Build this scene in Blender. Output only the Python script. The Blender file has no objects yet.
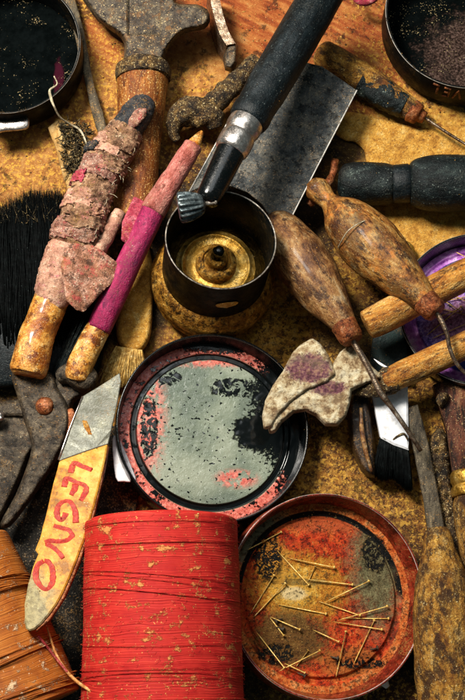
import bpy, bmesh, math, random
import numpy as np
from mathutils import Vector, Matrix, noise as mn
random.seed(7); rng = np.random.default_rng(7)
S = 0.0005                      # metres per picture unit; everything below is laid out in these units
scn = bpy.context.scene
col = scn.collection
# ------------------------------------------------------------------ camera
TILT = math.radians(14); D = 1400.0
cam = bpy.data.cameras.new('camera'); camo = bpy.data.objects.new('camera', cam); col.objects.link(camo)
camo.location = (0, -D*math.sin(TILT)*S, D*math.cos(TILT)*S)
camo.rotation_euler = (TILT, 0, 0)
cam.sensor_fit = 'VERTICAL'; cam.angle_y = 2*math.atan(350.2/D)
cam.clip_start = 0.01; cam.clip_end = 20
scn.camera = camo
# ------------------------------------------------------------------ light
w = bpy.data.worlds.new('World'); scn.world = w; w.use_nodes = True
bg = w.node_tree.nodes['Background']; bg.inputs[0].default_value = (0.50, 0.72, 0.74, 1); bg.inputs[1].default_value = 0.10
def area(name, loc, target, size, power, color, sizey=None):
    l = bpy.data.lights.new(name, 'AREA'); l.shape = 'RECTANGLE'; l.size = size*S; l.size_y = (sizey or size)*S
    l.energy = power; l.color = color
    o = bpy.data.objects.new(name, l); col.objects.link(o); o.location = Vector(loc)*S
    o.rotation_euler = (Vector(target)-Vector(loc)).to_track_quat('-Z', 'Y').to_euler()
    return o
area('key_softbox', (-620, 640, 1350), (0, 0, 0), 400, 12.8, (1.0, 0.95, 0.86))
area('overhead_softbox', (80, 820, 1600), (0, 0, 0), 900, 1.7, (0.93, 0.98, 1.0), 600)
scn.view_settings.view_transform = 'Standard'; scn.view_settings.look = 'None'
scn.view_settings.exposure = 0.0; scn.view_settings.gamma = 1
scn.cycles.max_bounces = 6; scn.cycles.use_denoising = True

# ------------------------------------------------------------------ placing
def at(px, py, z=0.0, P0=None, N=None):
    """world point seen at photo position (px,py) on height z, or on the plane P0,N"""
    C = Vector((0, -D*math.sin(TILT), D*math.cos(TILT)))
    d = Vector((0, math.sin(TILT), -math.cos(TILT)))*D + Vector((1, 0, 0))*(px-232.5) + Vector((0, math.cos(TILT), math.sin(TILT)))*(350-py)
    if P0 is None:
        t = (z-C.z)/d.z
    else:
        t = (Vector(P0)-C).dot(N)/d.dot(N)
    return C+d*t
def setp(o, label, cat, group=None, kind=None):
    if label: o['label'] = label
    if cat: o['category'] = cat
    if group: o['group'] = group
    if kind: o['kind'] = kind
    return o
def thing(name, label, cat, loc, rot=None, group=None):
    o = bpy.data.objects.new(name, None); col.objects.link(o); o.empty_display_size = 0.005
    M = Matrix.Translation(Vector(loc)*S)
    if rot is not None: M = M @ rot.to_4x4()
    o.matrix_world = M; o['_m'] = 0; del o['_m']
    return setp(o, label, cat, group)
def mesh_obj(name, verts, faces, m, parent=None, world=False, smooth=True, origin=None):
    """verts in parent's frame (world=True: in world frame, parent unrotated)"""
    v = np.array([tuple(a) for a in verts], dtype=float)*S
    off = Vector((0, 0, 0))
    if world and parent is not None: off = parent.location
    elif origin is not None: off = Vector(origin)*S
    v = v-np.array(off)
    me = bpy.data.meshes.new(name); me.from_pydata([tuple(a) for a in v], [], faces)
    me.materials.append(m); me.update()
    if smooth: me.polygons.foreach_set('use_smooth', [True]*len(me.polygons))
    o = bpy.data.objects.new(name, me); col.objects.link(o)
    if parent is not None: o.parent = parent
    elif origin is not None: o.location = off
    return o
def join(parts):
    V, F = [], []
    for v, f in parts:
        n = len(V); V += list(v); F += [tuple(i+n for i in q) for q in f]
    return V, F
def nz(p, s, seed=0.0):
    return mn.noise(Vector((p[0]/s+seed, p[1]/s+seed*1.7, p[2]/s-seed)))
def frame(A, B):
    z = (Vector(B)-Vector(A)).normalized()
    up = Vector((0, 0, 1)) if abs(z.z) < .9 else Vector((0, 1, 0))
    x = up.cross(z).normalized(); y = z.cross(x)
    return Matrix((x, y, z)).transposed()       # columns x,y,z

def lathe(prof, seg=64, amp=0.0, ns=20.0, seed=0.0, sub=1, fine=0.0, sqy=1.0):
    """prof (z,r) list, closed with poles when r==0"""
    if sub > 1:
        q = []
        for i in range(len(prof)-1):
            for k in range(sub):
                f = k/sub; q.append((prof[i][0]*(1-f)+prof[i+1][0]*f, prof[i][1]*(1-f)+prof[i+1][1]*f))
        q.append(prof[-1]); prof = q
    V, F = [], []
    for z, r in prof:
        for k in range(seg):
            a = 2*math.pi*k/seg
            p = (r*math.cos(a), r*math.sin(a)*sqy, z)
            if amp: 
                d = 1+amp*nz(p, ns, seed)+fine*nz(p, ns/5, seed+9)
                p = (p[0]*d, p[1]*d, p[2])
            V.append(p)
    n = len(prof)
    for i in range(n-1):
        for k in range(seg):
            F.append((i*seg+k, i*seg+(k+1) % seg, (i+1)*seg+(k+1) % seg, (i+1)*seg+k))
    if prof[0][1] > 1e-6: F.append(tuple(range(seg))[::-1])
    if prof[-1][1] > 1e-6: F.append(tuple((n-1)*seg+k for k in range(seg)))
    return V, F
def spline(pts, n=10):
    """Catmull-Rom through tuples"""
    P = [np.array(p, float) for p in pts]; P = [2*P[0]-P[1]]+P+[2*P[-1]-P[-2]]
    out = []
    for i in range(1, len(P)-2):
        for k in range(n):
            t = k/n
            out.append(.5*((2*P[i])+(-P[i-1]+P[i+1])*t+(2*P[i-1]-5*P[i]+4*P[i+1]-P[i+2])*t*t+(-P[i-1]+3*P[i]-3*P[i+1]+P[i+2])*t**3))
    out.append(P[-2]); return out
def tube(pts, seg=16, n=8, amp=0.0, ns=10.0, seed=0.0, flat=1.0, fine=0.0):
    """pts: (x,y,z,r) world; round ends"""
    q = spline(pts, n) if n > 1 else [np.array(p, float) for p in pts]
    V, F = [], []
    m = len(q); ref = Vector((0, 0, 1))
    for i in range(m):
        a = Vector(q[max(i-1, 0)][:3]); b = Vector(q[min(i+1, m-1)][:3]); t = (b-a).normalized()
        x = ref.cross(t)
        if x.length < .05: x = Vector((1, 0, 0))
        x.normalize(); y = t.cross(x)
        c = Vector(q[i][:3]); r = q[i][3]
        for k in range(seg):
            an = 2*math.pi*k/seg
            d = x*math.cos(an)*r+y*math.sin(an)*r*flat
            p = c+d
            if amp: p = c+d*(1+amp*nz(p, ns, seed)+fine*nz(p, ns/4, seed+5))
            V.append(p)
    for i in range(m-1):
        for k in range(seg):
            F.append((i*seg+k, i*seg+(k+1) % seg, (i+1)*seg+(k+1) % seg, (i+1)*seg+k))
    n0 = len(V)
    V.append(Vector(q[0][:3])); V.append(Vector(q[-1][:3]))
    for k in range(seg):
        F.append((n0, (k+1) % seg, k)); F.append((n0+1, (m-1)*seg+k, (m-1)*seg+(k+1) % seg))
    return V, F
def tpx(pts, **k):
    """tube through photo positions (px,py,z,r)"""
    return tube([tuple(at(a[0], a[1], a[2]))+(a[3]*(D-a[2])/D,) for a in pts], **k)
def dens(pts, step):
    out = []
    for i in range(len(pts)):
        a = np.array(pts[i], float); b = np.array(pts[(i+1) % len(pts)], float)
        n = max(1, int(np.linalg.norm(b-a)/step))
        for k in range(n): out.append(a+(b-a)*k/n)
    return np.array(out)
def smooth_loop(pts, n=5):
    P = [np.array(p, float) for p in pts]; m = len(P); out = []
    for i in range(m):
        p0, p1, p2, p3 = P[i-1], P[i], P[(i+1) % m], P[(i+2) % m]
        for k in range(n):
            t = k/n
            out.append(.5*((2*p1)+(-p0+p2)*t+(2*p0-5*p1+4*p2-p3)*t*t+(-p0+3*p1-3*p2+p3)*t**3))
    return [tuple(x) for x in out]
def slab(pix, z, th, b=1.0, jit=0.0, step=6.0, round_=0, tilt=None):
    """flat piece traced in photo positions, top at height z, thickness th, bevel b. z may be fn(px,py)"""
    if round_: pix = smooth_loop(pix, round_)
    zf = z if callable(z) else (lambda x, y: z)
    P = dens(pix, step)
    W = np.array([tuple(at(p[0], p[1], zf(p[0], p[1]))) for p in P])
    A = sum(W[i-1][0]*W[i][1]-W[i][0]*W[i-1][1] for i in range(len(W)))
    if A < 0: W = W[::-1]
    if jit:
        for i in range(len(W)): W[i][0] += jit*nz(W[i], 3, 1); W[i][1] += jit*nz(W[i], 3, 4)
    n = len(W); nx = np.roll(W, -1, 0)-np.roll(W, 1, 0)
    nrm = np.stack([-nx[:, 1], nx[:, 0]], 1); nrm /= (np.linalg.norm(nrm, axis=1)[:, None]+1e-9)
    ins = W.copy(); ins[:, :2] += nrm*b
    mid = W.copy(); mid[:, 2] -= b*.8
    bot = W.copy(); bot[:, 2] -= th
    V = [tuple(v) for v in np.concatenate([ins, mid, bot])]
    F = []
    for i in range(n):
        j = (i+1) % n
        F.append((i, n+i, n+j, j)); F.append((n+i, 2*n+i, 2*n+j, n+j))
    bm = bmesh.new(); vs = [bm.verts.new(v) for v in V]
    for f in F: bm.faces.new([vs[k] for k in f])
    t = bm.faces.new(vs[:n]); bo = bm.faces.new(vs[2*n:][::-1])
    bmesh.ops.triangulate(bm, faces=[t, bo])
    bm.normal_update(); bm.verts.index_update()
    V = [v.co.copy() for v in bm.verts]; F = [tuple(v.index for v in f.verts) for f in bm.faces]; bm.free()
    return V, F
def crust(pix, z, th, b=5.0, step=1.6, amp=1.0, ns=6.0, seed=0.0, round_=0, sink=0.0, dome=0.0):
    """lumpy piece traced in photo positions: domed height field with a skirt"""
    if round_: pix = smooth_loop(pix, round_)
    zf = z if callable(z) else (lambda x, y: z)
    P = dens(pix, 1.0)
    x0, y0 = P.min(0)-step; x1, y1 = P.max(0)+step
    gx = np.arange(x0, x1, step); gy = np.arange(y0, y1, step)
    X, Y = np.meshgrid(gx, gy); pts = np.stack([X.ravel(), Y.ravel()], 1)
    ins = np.zeros(len(pts), bool); Q = np.array(pix, float)
    for i in range(len(Q)):
        a, c = Q[i-1], Q[i]
        cond = ((a[1] > pts[:, 1]) != (c[1] > pts[:, 1]))
        with np.errstate(divide='ignore', invalid='ignore'):
            xi = (c[0]-a[0])*(pts[:, 1]-a[1])/(c[1]-a[1])+a[0]
        ins ^= cond & (pts[:, 0] < xi)
    I = ins.reshape(X.shape); ny, nxx = I.shape
    idx = -np.ones(I.shape, int); V2 = []; 
    cells = I[:-1, :-1] & I[1:, :-1] & I[:-1, 1:] & I[1:, 1:]
    use = np.zeros(I.shape, bool)
    use[:-1, :-1] |= cells; use[1:, :-1] |= cells; use[:-1, 1:] |= cells; use[1:, 1:] |= cells
    for j in range(ny):
        for i in range(nxx):
            if use[j, i]: idx[j, i] = len(V2); V2.append((X[j, i], Y[j, i]))
    faces = [(idx[j, i], idx[j+1, i], idx[j+1, i+1], idx[j, i+1]) for j in range(ny-1) for i in range(nxx-1) if cells[j, i]]
    ec = {}
    for f in faces:
        for k in range(4): ec.setdefault((f[k], f[(k+1) % 4]), 0)
    be = [(a, c) for (a, c) in ec if (c, a) not in ec]
    bset = set(a for a, c in be) | set(c for a, c in be)
    V = []
    for k, (x, y) in enumerate(V2):
        dd = np.hypot(P[:, 0]-x, P[:, 1]-y); d = dd.min()
        if k in bset: x, y = P[dd.argmin()]; h = 0.0
        else:
            t = min(1, d/b); h = math.sqrt(1-(1-t)**2)
        zz = zf(x, y)
        wz = zz-th*(1-h)*.8 + dome*min(1, d/(b*3))
        p = at(x, y, wz); wz2 = amp*nz((x, y, 0), ns, seed)+.5*amp*nz((x, y, 0), ns/2.5, seed+3)
        V.append(Vector((p.x, p.y, p.z+wz2*(.3+.7*h))))
    n = len(V); mp = {}
    for k in sorted(bset): mp[k] = len(V); V.append(Vector((V[k].x, V[k].y, zf(*V2[k])-th-sink)))
    for a, c in be: faces.append((c, a, mp[a], mp[c]))
    return V, faces
def ground_of(V):
    V = np.array([tuple(v) for v in V]); return (V[:, 0].mean(), V[:, 1].mean(), V[:, 2].min())
def single(name, geo, m, label, cat, group=None, kind=None, smooth=True):
    V, F = geo; o = mesh_obj(name, V, F, m, origin=ground_of(V), smooth=smooth)
    return setp(o, label, cat, group, kind)
def wpart(name, geo, m, parent, label=None, smooth=True):
    o = mesh_obj(name, geo[0], geo[1], m, parent, world=True, smooth=smooth)
    if label: o['label'] = label
    return o
def sharp(o, deg=35):
    me = o.data; bm = bmesh.new(); bm.from_mesh(me)
    for e in bm.edges:
        if len(e.link_faces) == 2 and e.calc_face_angle(0) > math.radians(deg): e.smooth = False
    bm.to_mesh(me); bm.free(); return o

# ------------------------------------------------------------------ materials
def lin(c):
    if isinstance(c, str): c = tuple(int(c[i:i+2], 16)/255 for i in (0, 2, 4))
    return tuple(((v/12.92) if v <= .04045 else ((v+.055)/1.055)**2.4) for v in c)+(1,)
class NM:
    def __init__(s, name):
        s.m = bpy.data.materials.new(name); s.m.use_nodes = True; s.t = s.m.node_tree; s.n = s.t.nodes; s.l = s.t.links
        s.b = s.n['Principled BSDF']
        tc = s.n.new('ShaderNodeTexCoord'); oi = s.n.new('ShaderNodeObjectInfo')
        mp = s.n.new('ShaderNodeVectorMath'); mp.operation = 'SCALE'; mp.inputs['Scale'].default_value = 1/S
        s.l.new(tc.outputs['Object'], mp.inputs[0]); s.raw = mp.outputs[0]
        r = s.n.new('ShaderNodeVectorMath'); r.operation = 'SCALE'; r.inputs[0].default_value = (731, 412, 977)
        s.l.new(oi.outputs['Random'], r.inputs['Scale'])
        a = s.n.new('ShaderNodeVectorMath'); a.operation = 'ADD'; s.l.new(s.raw, a.inputs[0]); s.l.new(r.outputs[0], a.inputs[1])
        s.p = a.outputs[0]
    def link(s, v, i):
        if isinstance(v, (int, float)): i.default_value = v
        elif isinstance(v, tuple): i.default_value = v
        else: s.l.new(v, i)
    def sc(s, v, k, off=(0, 0, 0)):
        m = s.n.new('ShaderNodeMapping'); s.l.new(v, m.inputs[0]); m.inputs['Scale'].default_value = k; m.inputs['Location'].default_value = off
        return m.outputs[0]
    def rot(s, v, a):
        m = s.n.new('ShaderNodeMapping'); s.l.new(v, m.inputs[0]); m.inputs['Rotation'].default_value = a; return m.outputs[0]
    def noise(s, size, v=None, det=4, rough=.6, dist=0.0, stretch=None):
        v = v or s.p
        if stretch: v = s.sc(v, stretch)
        t = s.n.new('ShaderNodeTexNoise'); s.l.new(v, t.inputs['Vector']); t.inputs['Scale'].default_value = 1/size
        t.inputs['Detail'].default_value = det; t.inputs['Roughness'].default_value = rough; t.inputs['Distortion'].default_value = dist
        return t.outputs['Fac']
    def vor(s, size, v=None, feat='F1', out='Distance', rnd=1.0):
        t = s.n.new('ShaderNodeTexVoronoi'); t.feature = feat; s.l.new(v or s.p, t.inputs['Vector']); t.inputs['Scale'].default_value = 1/size
        t.inputs['Randomness'].default_value = rnd
        return t.outputs[out]
    def ramp(s, f, stops, interp='LINEAR'):
        r = s.n.new('ShaderNodeValToRGB'); s.link(f, r.inputs[0]); e = r.color_ramp.elements; r.color_ramp.interpolation = interp
        while len(e) < len(stops): e.new(.5)
        for k, (p, c) in enumerate(stops):
            e[k].position = p; e[k].color = lin(c) if isinstance(c, str) else (c, c, c, 1)
        return r.outputs[0]
    def step(s, f, a, b):
        m = s.n.new('ShaderNodeMapRange'); m.interpolation_type = 'SMOOTHSTEP'
        s.link(f, m.inputs[0]); m.inputs[1].default_value = a; m.inputs[2].default_value = b
        return m.outputs[0]
    def mix(s, f, a, b, mode='MIX'):
        m = s.n.new('ShaderNodeMix'); m.data_type = 'RGBA'; m.blend_type = mode
        s.link(f, m.inputs[0])
        for v, i in ((a, m.inputs[6]), (b, m.inputs[7])):
            if isinstance(v, str): i.default_value = lin(v)
            else: s.link(v, i)
        return m.outputs[2]
    def ma(s, op, a, b=0.0, clamp=False):
        m = s.n.new('ShaderNodeMath'); m.operation = op; m.use_clamp = clamp; s.link(a, m.inputs[0]); s.link(b, m.inputs[1]); return m.outputs[0]
    def xyz(s, v=None):
        x = s.n.new('ShaderNodeSeparateXYZ'); s.l.new(v or s.raw, x.inputs[0]); return x.outputs
    def blob(s, cx, cy, rx, ry, warp=None, v=None, soft=.35):
        """1 inside an ellipse in object units"""
        x = s.xyz(v)
        a = s.ma('DIVIDE', s.ma('SUBTRACT', x[0], cx), rx); b = s.ma('DIVIDE', s.ma('SUBTRACT', x[1], cy), ry)
        d = s.ma('SQRT', s.ma('ADD', s.ma('MULTIPLY', a, a), s.ma('MULTIPLY', b, b)))
        if warp is not None: d = s.ma('ADD', d, s.ma('MULTIPLY', s.ma('SUBTRACT', warp, .5), 1.6))
        return s.ma('SUBTRACT', 1, s.step(d, 1-soft, 1+soft))
    def done(s, color, rough=.5, metal=0.0, bump=None, bs=1.0, spec=.5, coat=0.0, coatr=.15, sheen=0.0):
        b = s.b.inputs
        if isinstance(color, str): b['Base Color'].default_value = lin(color)
        else: s.link(color, b['Base Color'])
        s.link(rough, b['Roughness']); s.link(metal, b['Metallic']); b['Specular IOR Level'].default_value = spec
        b['Coat Weight'].default_value = coat; b['Coat Roughness'].default_value = coatr
        if bump is not None:
            n = s.n.new('ShaderNodeBump'); n.inputs['Distance'].default_value = bs*S; n.inputs['Strength'].default_value = 1.0
            s.link(bump, n.inputs['Height']); s.l.new(n.outputs[0], b['Normal'])
        return s.m
def grimy(name, cols, feat=14, stretch=None, dark=('1c130d', .56, 9), speck=('d8c8a0', .70, 1.8), flake=None, rough=(.35, .7), metal=0.0, bs=.8, coat=0.0, spec=.28, det=6, lines=None, dust=.4, dustc='a87c40', grit=.55, stain=.32, stainc=None):
    n = NM(name)
    f = n.noise(feat, det=det, rough=.68, dist=.4, stretch=stretch)
    k = len(cols); c = n.ramp(f, [(.36+.30*i/(k-1), cc) for i, cc in enumerate(cols)])
    f2 = n.noise(2.6, det=4, rough=.7, stretch=stretch)
    c = n.mix(n.ma('MULTIPLY', n.step(f2, .36, .66), .55), c, cols[0])
    if flake:
        ff = n.noise(flake[2], det=6, rough=.75); c = n.mix(n.ma('MULTIPLY', n.step(ff, flake[1]-.04, flake[1]+.02), .85), c, flake[0])
    g = n.noise(dark[2], det=8, rough=.75, v=n.sc(n.p, (1, 1, 1), (31, 7, 5)), stretch=stretch)
    dm = n.step(g, dark[1]-.04, dark[1]+.05); c = n.mix(n.ma('MULTIPLY', dm, .85), c, dark[0])
    st = n.noise(24, det=5, rough=.7, v=n.sc(n.p, (1, 1, 1), (9, 32, 1)), stretch=stretch)
    if stain > 0: c = n.mix(n.ma('MULTIPLY', n.step(st, .50, .60), stain), c, stainc or dark[0])
    patch = n.noise(26, det=4, rough=.65, v=n.sc(n.p, (1, 1, 1), (13, 2, 61)))
    q = n.noise(1.5, det=3, rough=.6, v=n.sc(n.p, (1, 1, 1), (3, 77, 15)))
    hm = n.h = None
    if dust > 0:
        dd = n.step(n.ma('ADD', q, n.ma('MULTIPLY', n.ma('SUBTRACT', patch, .5), .9)), .60, .70); c = n.mix(n.ma('MULTIPLY', dd, dust), c, dustc)
    if grit > 0:
        gg = n.noise(2.0, det=3, rough=.65, v=n.sc(n.p, (1, 1, 1), (53, 17, 5)))
        gd = n.step(n.ma('SUBTRACT', gg, n.ma('MULTIPLY', n.ma('SUBTRACT', patch, .5), .4)), .56, .66); c = n.mix(n.ma('MULTIPLY', gd, grit), c, dark[0])
    sm = n.step(n.ma('ADD', q, n.ma('MULTIPLY', n.ma('SUBTRACT', f, .5), .25)), speck[1]-.05, speck[1])
    c = n.mix(n.ma('MULTIPLY', sm, .85), c, speck[0])
    rr = n.ramp(n.noise(feat*.6, det=4), [(.38, rough[0]), (.62, rough[1])])
    rr = n.ma('ADD', rr, n.ma('MULTIPLY', n.step(q, .5, .65), .15), True)
    h = n.ma('ADD', n.ma('MULTIPLY', g, -1.0), n.ma('ADD', n.ma('MULTIPLY', f2, .6), n.ma('MULTIPLY', q, .7)))
    return n.done(c, rr, metal, h, bs*1.25, spec, coat)

Zs = (1, 1, .16)       # grain along local z
M_amber = grimy('amber_wood', ['984a14', 'c87c26', 'e4a648', 'f0c878'], 12, (1, 1, .3), ('4a1c0a', .54, 9), ('f6e2a8', .68, 2), rough=(.3, .45), bs=.8, coat=.35, stain=.7, stainc='6a2e0e')
M_amberw = grimy('amber_varnish', ['a4581a', 'd08c34', 'ecb45a', 'f4d088'], 16, (1, 1, 1), ('4a1c0a', .55, 10), ('f6e2a8', .68, 2), rough=(.22, .38), bs=.6, coat=.4, stain=.6, stainc='7a3a12', spec=.4)
M_awl = grimy('worn_brown_wood', ['5c3212', '94602a', 'b88844', 'b89c6c'], 12, (1, 1, .5), ('220e06', .55, 9), ('dcc79a', .72, 1.6), flake=('b8702a', .58, 11), rough=(.36, .52), bs=.8, coat=.06, stain=.6, dust=.3, grit=.35)
M_awl2 = grimy('greyed_brown_wood', ['523018', '865a30', 'a8804e', 'a89474'], 12, (1, 1, .5), ('2a140a', .55, 9), ('dccdb0', .72, 1.6), rough=(.36, .52), bs=.8, coat=.06, stain=.65, dust=.3, grit=.35)
M_chisel = grimy('ochre_flaked_wood', ['64380f', '9c6a22', 'bc8a38', 'b8965a'], 14, (1, 1, .6), ('2c180c', .51, 10), ('ecd9a0', .70, 1.8), flake=('d7a84e', .60, 5), rough=(.45, .7), bs=1.8, stain=.6)
M_stick = grimy('ochre_crusted_wood', ['7e4614', 'b87628', 'd89c44', 'e6bc70'], 10, (1, 1, .3), ('3a1e0c', .55, 7), ('e8cc90', .68, 1.6), flake=('b8742c', .58, 6), rough=(.4, .65), bs=1.5)
M_orange = grimy('orange_wood', ['5c2a0a', '8c4c18', 'a86626', 'b88038'], 12, (1, 1, .3), ('381808', .58, 8), ('efc980', .66, 1.4), rough=(.4, .65), bs=.9)
M_ferrule = grimy('rusty_ferrule', ['5a2c16', '8f4a25', 'b0683a', 'a07050'], 6, None, ('2a130a', .58, 5), ('dcb080', .70, 1.5), rough=(.35, .6), metal=.5, bs=.8)
M_iron = grimy('dusty_iron', ['2c2620', '4e4438', '665a4a', '7e6e58'], 14, None, ('151311', .56, 6), ('c8b894', .71, 1.5), flake=('5f4630', .60, 9), rough=(.35, .6), metal=.35, bs=.8, dust=.25, grit=.3)
M_iron2 = grimy('grey_iron', ['2e2620', '4c4236', '635848', '7c6c50'], 14, None, ('1a1512', .55, 9), ('d0b888', .67, 1.4), flake=('6a4a2a', .58, 9), rough=(.35, .6), metal=.25, bs=.7, dust=.25, grit=.3)
M_rustcrust = grimy('crusted_iron', ['281e14', '4e3a24', '70552f', 'a07e44'], 9, None, ('14110f', .53, 5), ('e0cc98', .66, 1.4), rough=(.5, .8), metal=.1, bs=1.4, dust=.5, grit=.3)
M_plate = grimy('tarnished_sheet', ['3a3d3e', '585a58', '706e66', '8a8070'], 16, None, ('131618', .55, 9), ('b09a80', .67, 1.5), flake=('7a6850', .62, 7), rough=(.4, .65), metal=.2, bs=1.0, dustc='8a745a')
M_blackwood = grimy('black_worn_handle', ['0a1012', '0f171a', '182023', '30363a'], 12, (1, 1, .3), ('06090a', .55, 6), ('5d6662', .70, 1.5), rough=(.3, .5), bs=.5, coat=0, spec=.22, dust=.2, dustc='4c4c44')
M_blackrub = grimy('black_cracked_handle', ['090e0e', '101818', '1c2626', '3a4440'], 11, (1, 1, .5), ('070a0a', .56, 7), ('8d9a90', .71, 1.7), rough=(.3, .5), bs=1.0, coat=0, spec=.22, dust=.25, dustc='5a5c50')
M_blackgloss = grimy('black_gloss', ['040606', '060909', '090c0d', '0e1212'], 20, None, ('030404', .6, 8), ('3a3f3c', .76, 1.6), rough=(.14, .26), bs=.08, coat=0, spec=.35, dust=.02, grit=.1)
M_blackwall = grimy('sooty_tin_wall', ['050707', '080b0b', '0c1010', '16140f'], 14, None, ('030404', .55, 6), ('4d4a3c', .75, 1.5), rough=(.3, .5), metal=0, bs=.2, spec=.07, dust=.1, grit=.3)
M_steel = grimy('bright_steel', ['a89c94', 'c8beb6', 'e0d8d0', 'f4f0ea'], 12, None, ('5a483a', .66, 5), ('ffffff', .75, 1.5), rough=(.22, .34), metal=.95, bs=.1, dust=.04, grit=.1, stain=0)
M_needle = grimy('brown_steel', ['5a483a', '86705c', 'a8937c', 'bcae9c'], 8, None, ('3c2a1c', .62, 4), ('e8dcc8', .74, 1.2), rough=(.2, .4), metal=.85, bs=.3)
M_white = grimy('white_metal', ['d8d6d8', 'eeeef0', 'f6f6f8', 'fafafa'], 12, None, ('6a5648', .70, 5), ('ffffff', .75, 1.5), rough=(.3, .5), metal=0, bs=.1, dust=.06, grit=.06)
M_pin = grimy('brass_pin', ['b08438', 'd8ac54', 'ecc878', 'f6e0a0'], 3, None, ('5a3c18', .68, 3), ('ffffff', .76, 1), rough=(.3, .45), metal=.25, bs=.05, dust=0, grit=.1, stain=0)
M_brass = grimy('dirty_brass', ['6e4612', 'a87222', 'd09a3e', 'e4b860'], 9, None, ('120d08', .54, 6), ('e8cf90', .72, 1.6), rough=(.3, .5), metal=.5, bs=1.1)
M_brasslight = grimy('worn_brass', ['8e6620', 'bc8e3a', 'd8ae58', 'e8c880'], 10, None, ('33220e', .60, 6), ('f0e0b0', .74, 1.6), rough=(.28, .45), metal=.75, bs=.4, dust=.2, grit=.4, stain=.3)
M_copper = grimy('copper', ['5e2a12', '8a4a26', 'a8663e', 'b88060'], 8, None, ('241009', .58, 5), ('d8b090', .72, 1.4), rough=(.3, .5), metal=.5, bs=.6)
M_rag = grimy('muddy_rag', ['6a4a32', '987056', 'b68c6c', 'ccaa88'], 14, None, ('3e2a1c', .55, 9), ('e8d8b4', .68, 1.3), flake=('b87468', .60, 9), rough=(.8, .95), bs=1.5)
M_ragdark = grimy('dark_rag', ['262a2e', '3a3c40', '4d4a48', '6a4c44'], 8, None, ('14161a', .56, 5), ('b5a48c', .69, 1.4), flake=('7a3c38', .64, 5), rough=(.45, .75), bs=1.6)
M_pinktape = grimy('faded_pink_tape', ['9c6c58', 'c08c74', 'd2a488', 'dcb89c'], 14, None, ('6e4634', .56, 8), ('f4e6d4', .70, 1.4), flake=('c47078', .62, 8), rough=(.5, .75), bs=.9)
M_flap = grimy('dusty_tape_flap', ['7a4e38', 'aa7458', 'c69078', 'd4ac94'], 16, None, ('40281a', .55, 9), ('efe0c4', .69, 1.3), flake=('b04a44', .58, 12), rough=(.6, .8), bs=1.3)
M_magenta = grimy('magenta_tape', ['7a123c', '981c4c', 'ac285a', 'b8446a'], 12, (1, 1, .5), ('5a1c3c', .58, 6), ('e8b0c0', .74, 1.8), rough=(.45, .65), bs=1.0, coat=0, dust=.3, dustc='8a6a50')
M_pinkcloth = grimy('pink_cloth', ['9c5044', 'bf7066', 'd08a7c', 'd89a88'], 8, (1, 1, .5), ('6a3428', .58, 5), ('ecc8b4', .70, 1.4), rough=(.75, .95), bs=1.4)
M_redcloth = grimy('red_pink_scrap', ['8c2438', 'b0384c', 'c45a68', 'cc7880'], 8, None, ('5a2028', .58, 5), ('e8c8b4', .70, 1.4), rough=(.7, .9), bs=1.2)
M_shard = grimy('pale_flaking_crust', ['988264', 'c0ac88', 'd8c8a4', 'e2d6ba'], 9, None, ('6e5638', .59, 5), ('f4ecd6', .66, 1.6), flake=('b49a70', .62, 4), rough=(.6, .9), bs=2.0)
M_scrap = grimy('ochre_leather', ['9c6824', 'c89038', 'd8a448', 'e2b868'], 11, None, ('6a4016', .62, 6), ('ecd08a', .68, 1.6), rough=(.7, .9), bs=1.2)
M_dark = grimy('dark_scuffed_leather', ['14130f', '2a2620', '3a342c', '4d463c'], 14, None, ('0a0a0a', .54, 7), ('8c8270', .67, 1.4), rough=(.7, .9), bs=1.6)
M_tealsheet = grimy('dark_teal_sheet', ['10201f', '1a2c2b', '233836', '2c403c'], 22, None, ('0a1414', .6, 9), ('5d6e66', .72, 1.5), rough=(.35, .6), bs=.4)
M_wood = grimy('pale_wood', ['8a6430', 'b08648', 'caa264', 'd8b880'], 9, (1, .3, 1), ('50361a', .60, 6), ('efdcae', .70, 1.5), rough=(.6, .8), bs=.9)
M_darkwood = grimy('dark_carved_wood', ['140e0a', '2c1d12', '46301c', '5a4228'], 9, (1, .3, 1), ('0a0806', .55, 6), ('a08458', .72, 1.4), rough=(.3, .5), bs=.7, coat=.2)
M_moss = grimy('dark_fibre', ['1c160e', '3a2e1c', '5e4e30', '8a7650'], 4, None, ('0e0b08', .55, 3), ('d0bc80', .66, 1.2), rough=(.8, 1), bs=1)
M_string = grimy('pale_string', ['8c8068', 'b4a888', 'ccc0a4', 'dcd2b8'], 4, None, ('5a4c38', .62, 3), ('f0e8d8', .72, 1), rough=(.7, .9), bs=.4)
M_bristle = grimy('black_bristle', ['040505', '070909', '0a0e0e', '121717'], 5, None, ('030303', .6, 4), ('4a5450', .74, 1), rough=(.5, .7), bs=.1, spec=.06, dust=0, grit=0, stain=0)
M_bristleY = grimy('golden_bristle', ['8a6428', 'b48c40', 'd0ac60', 'e2c684'], 5, None, ('50381a', .64, 4), ('f4e4b4', .72, 1), rough=(.5, .7), bs=.1)
M_red = '';
M_grit = grimy('grey_brown_rod', ['3c362c', '5a5040', '706450', '84765c'], 8, (1, .3, 1), ('1c1814', .58, 5), ('b8a888', .70, 1.4), rough=(.6, .85), bs=1)

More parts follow.
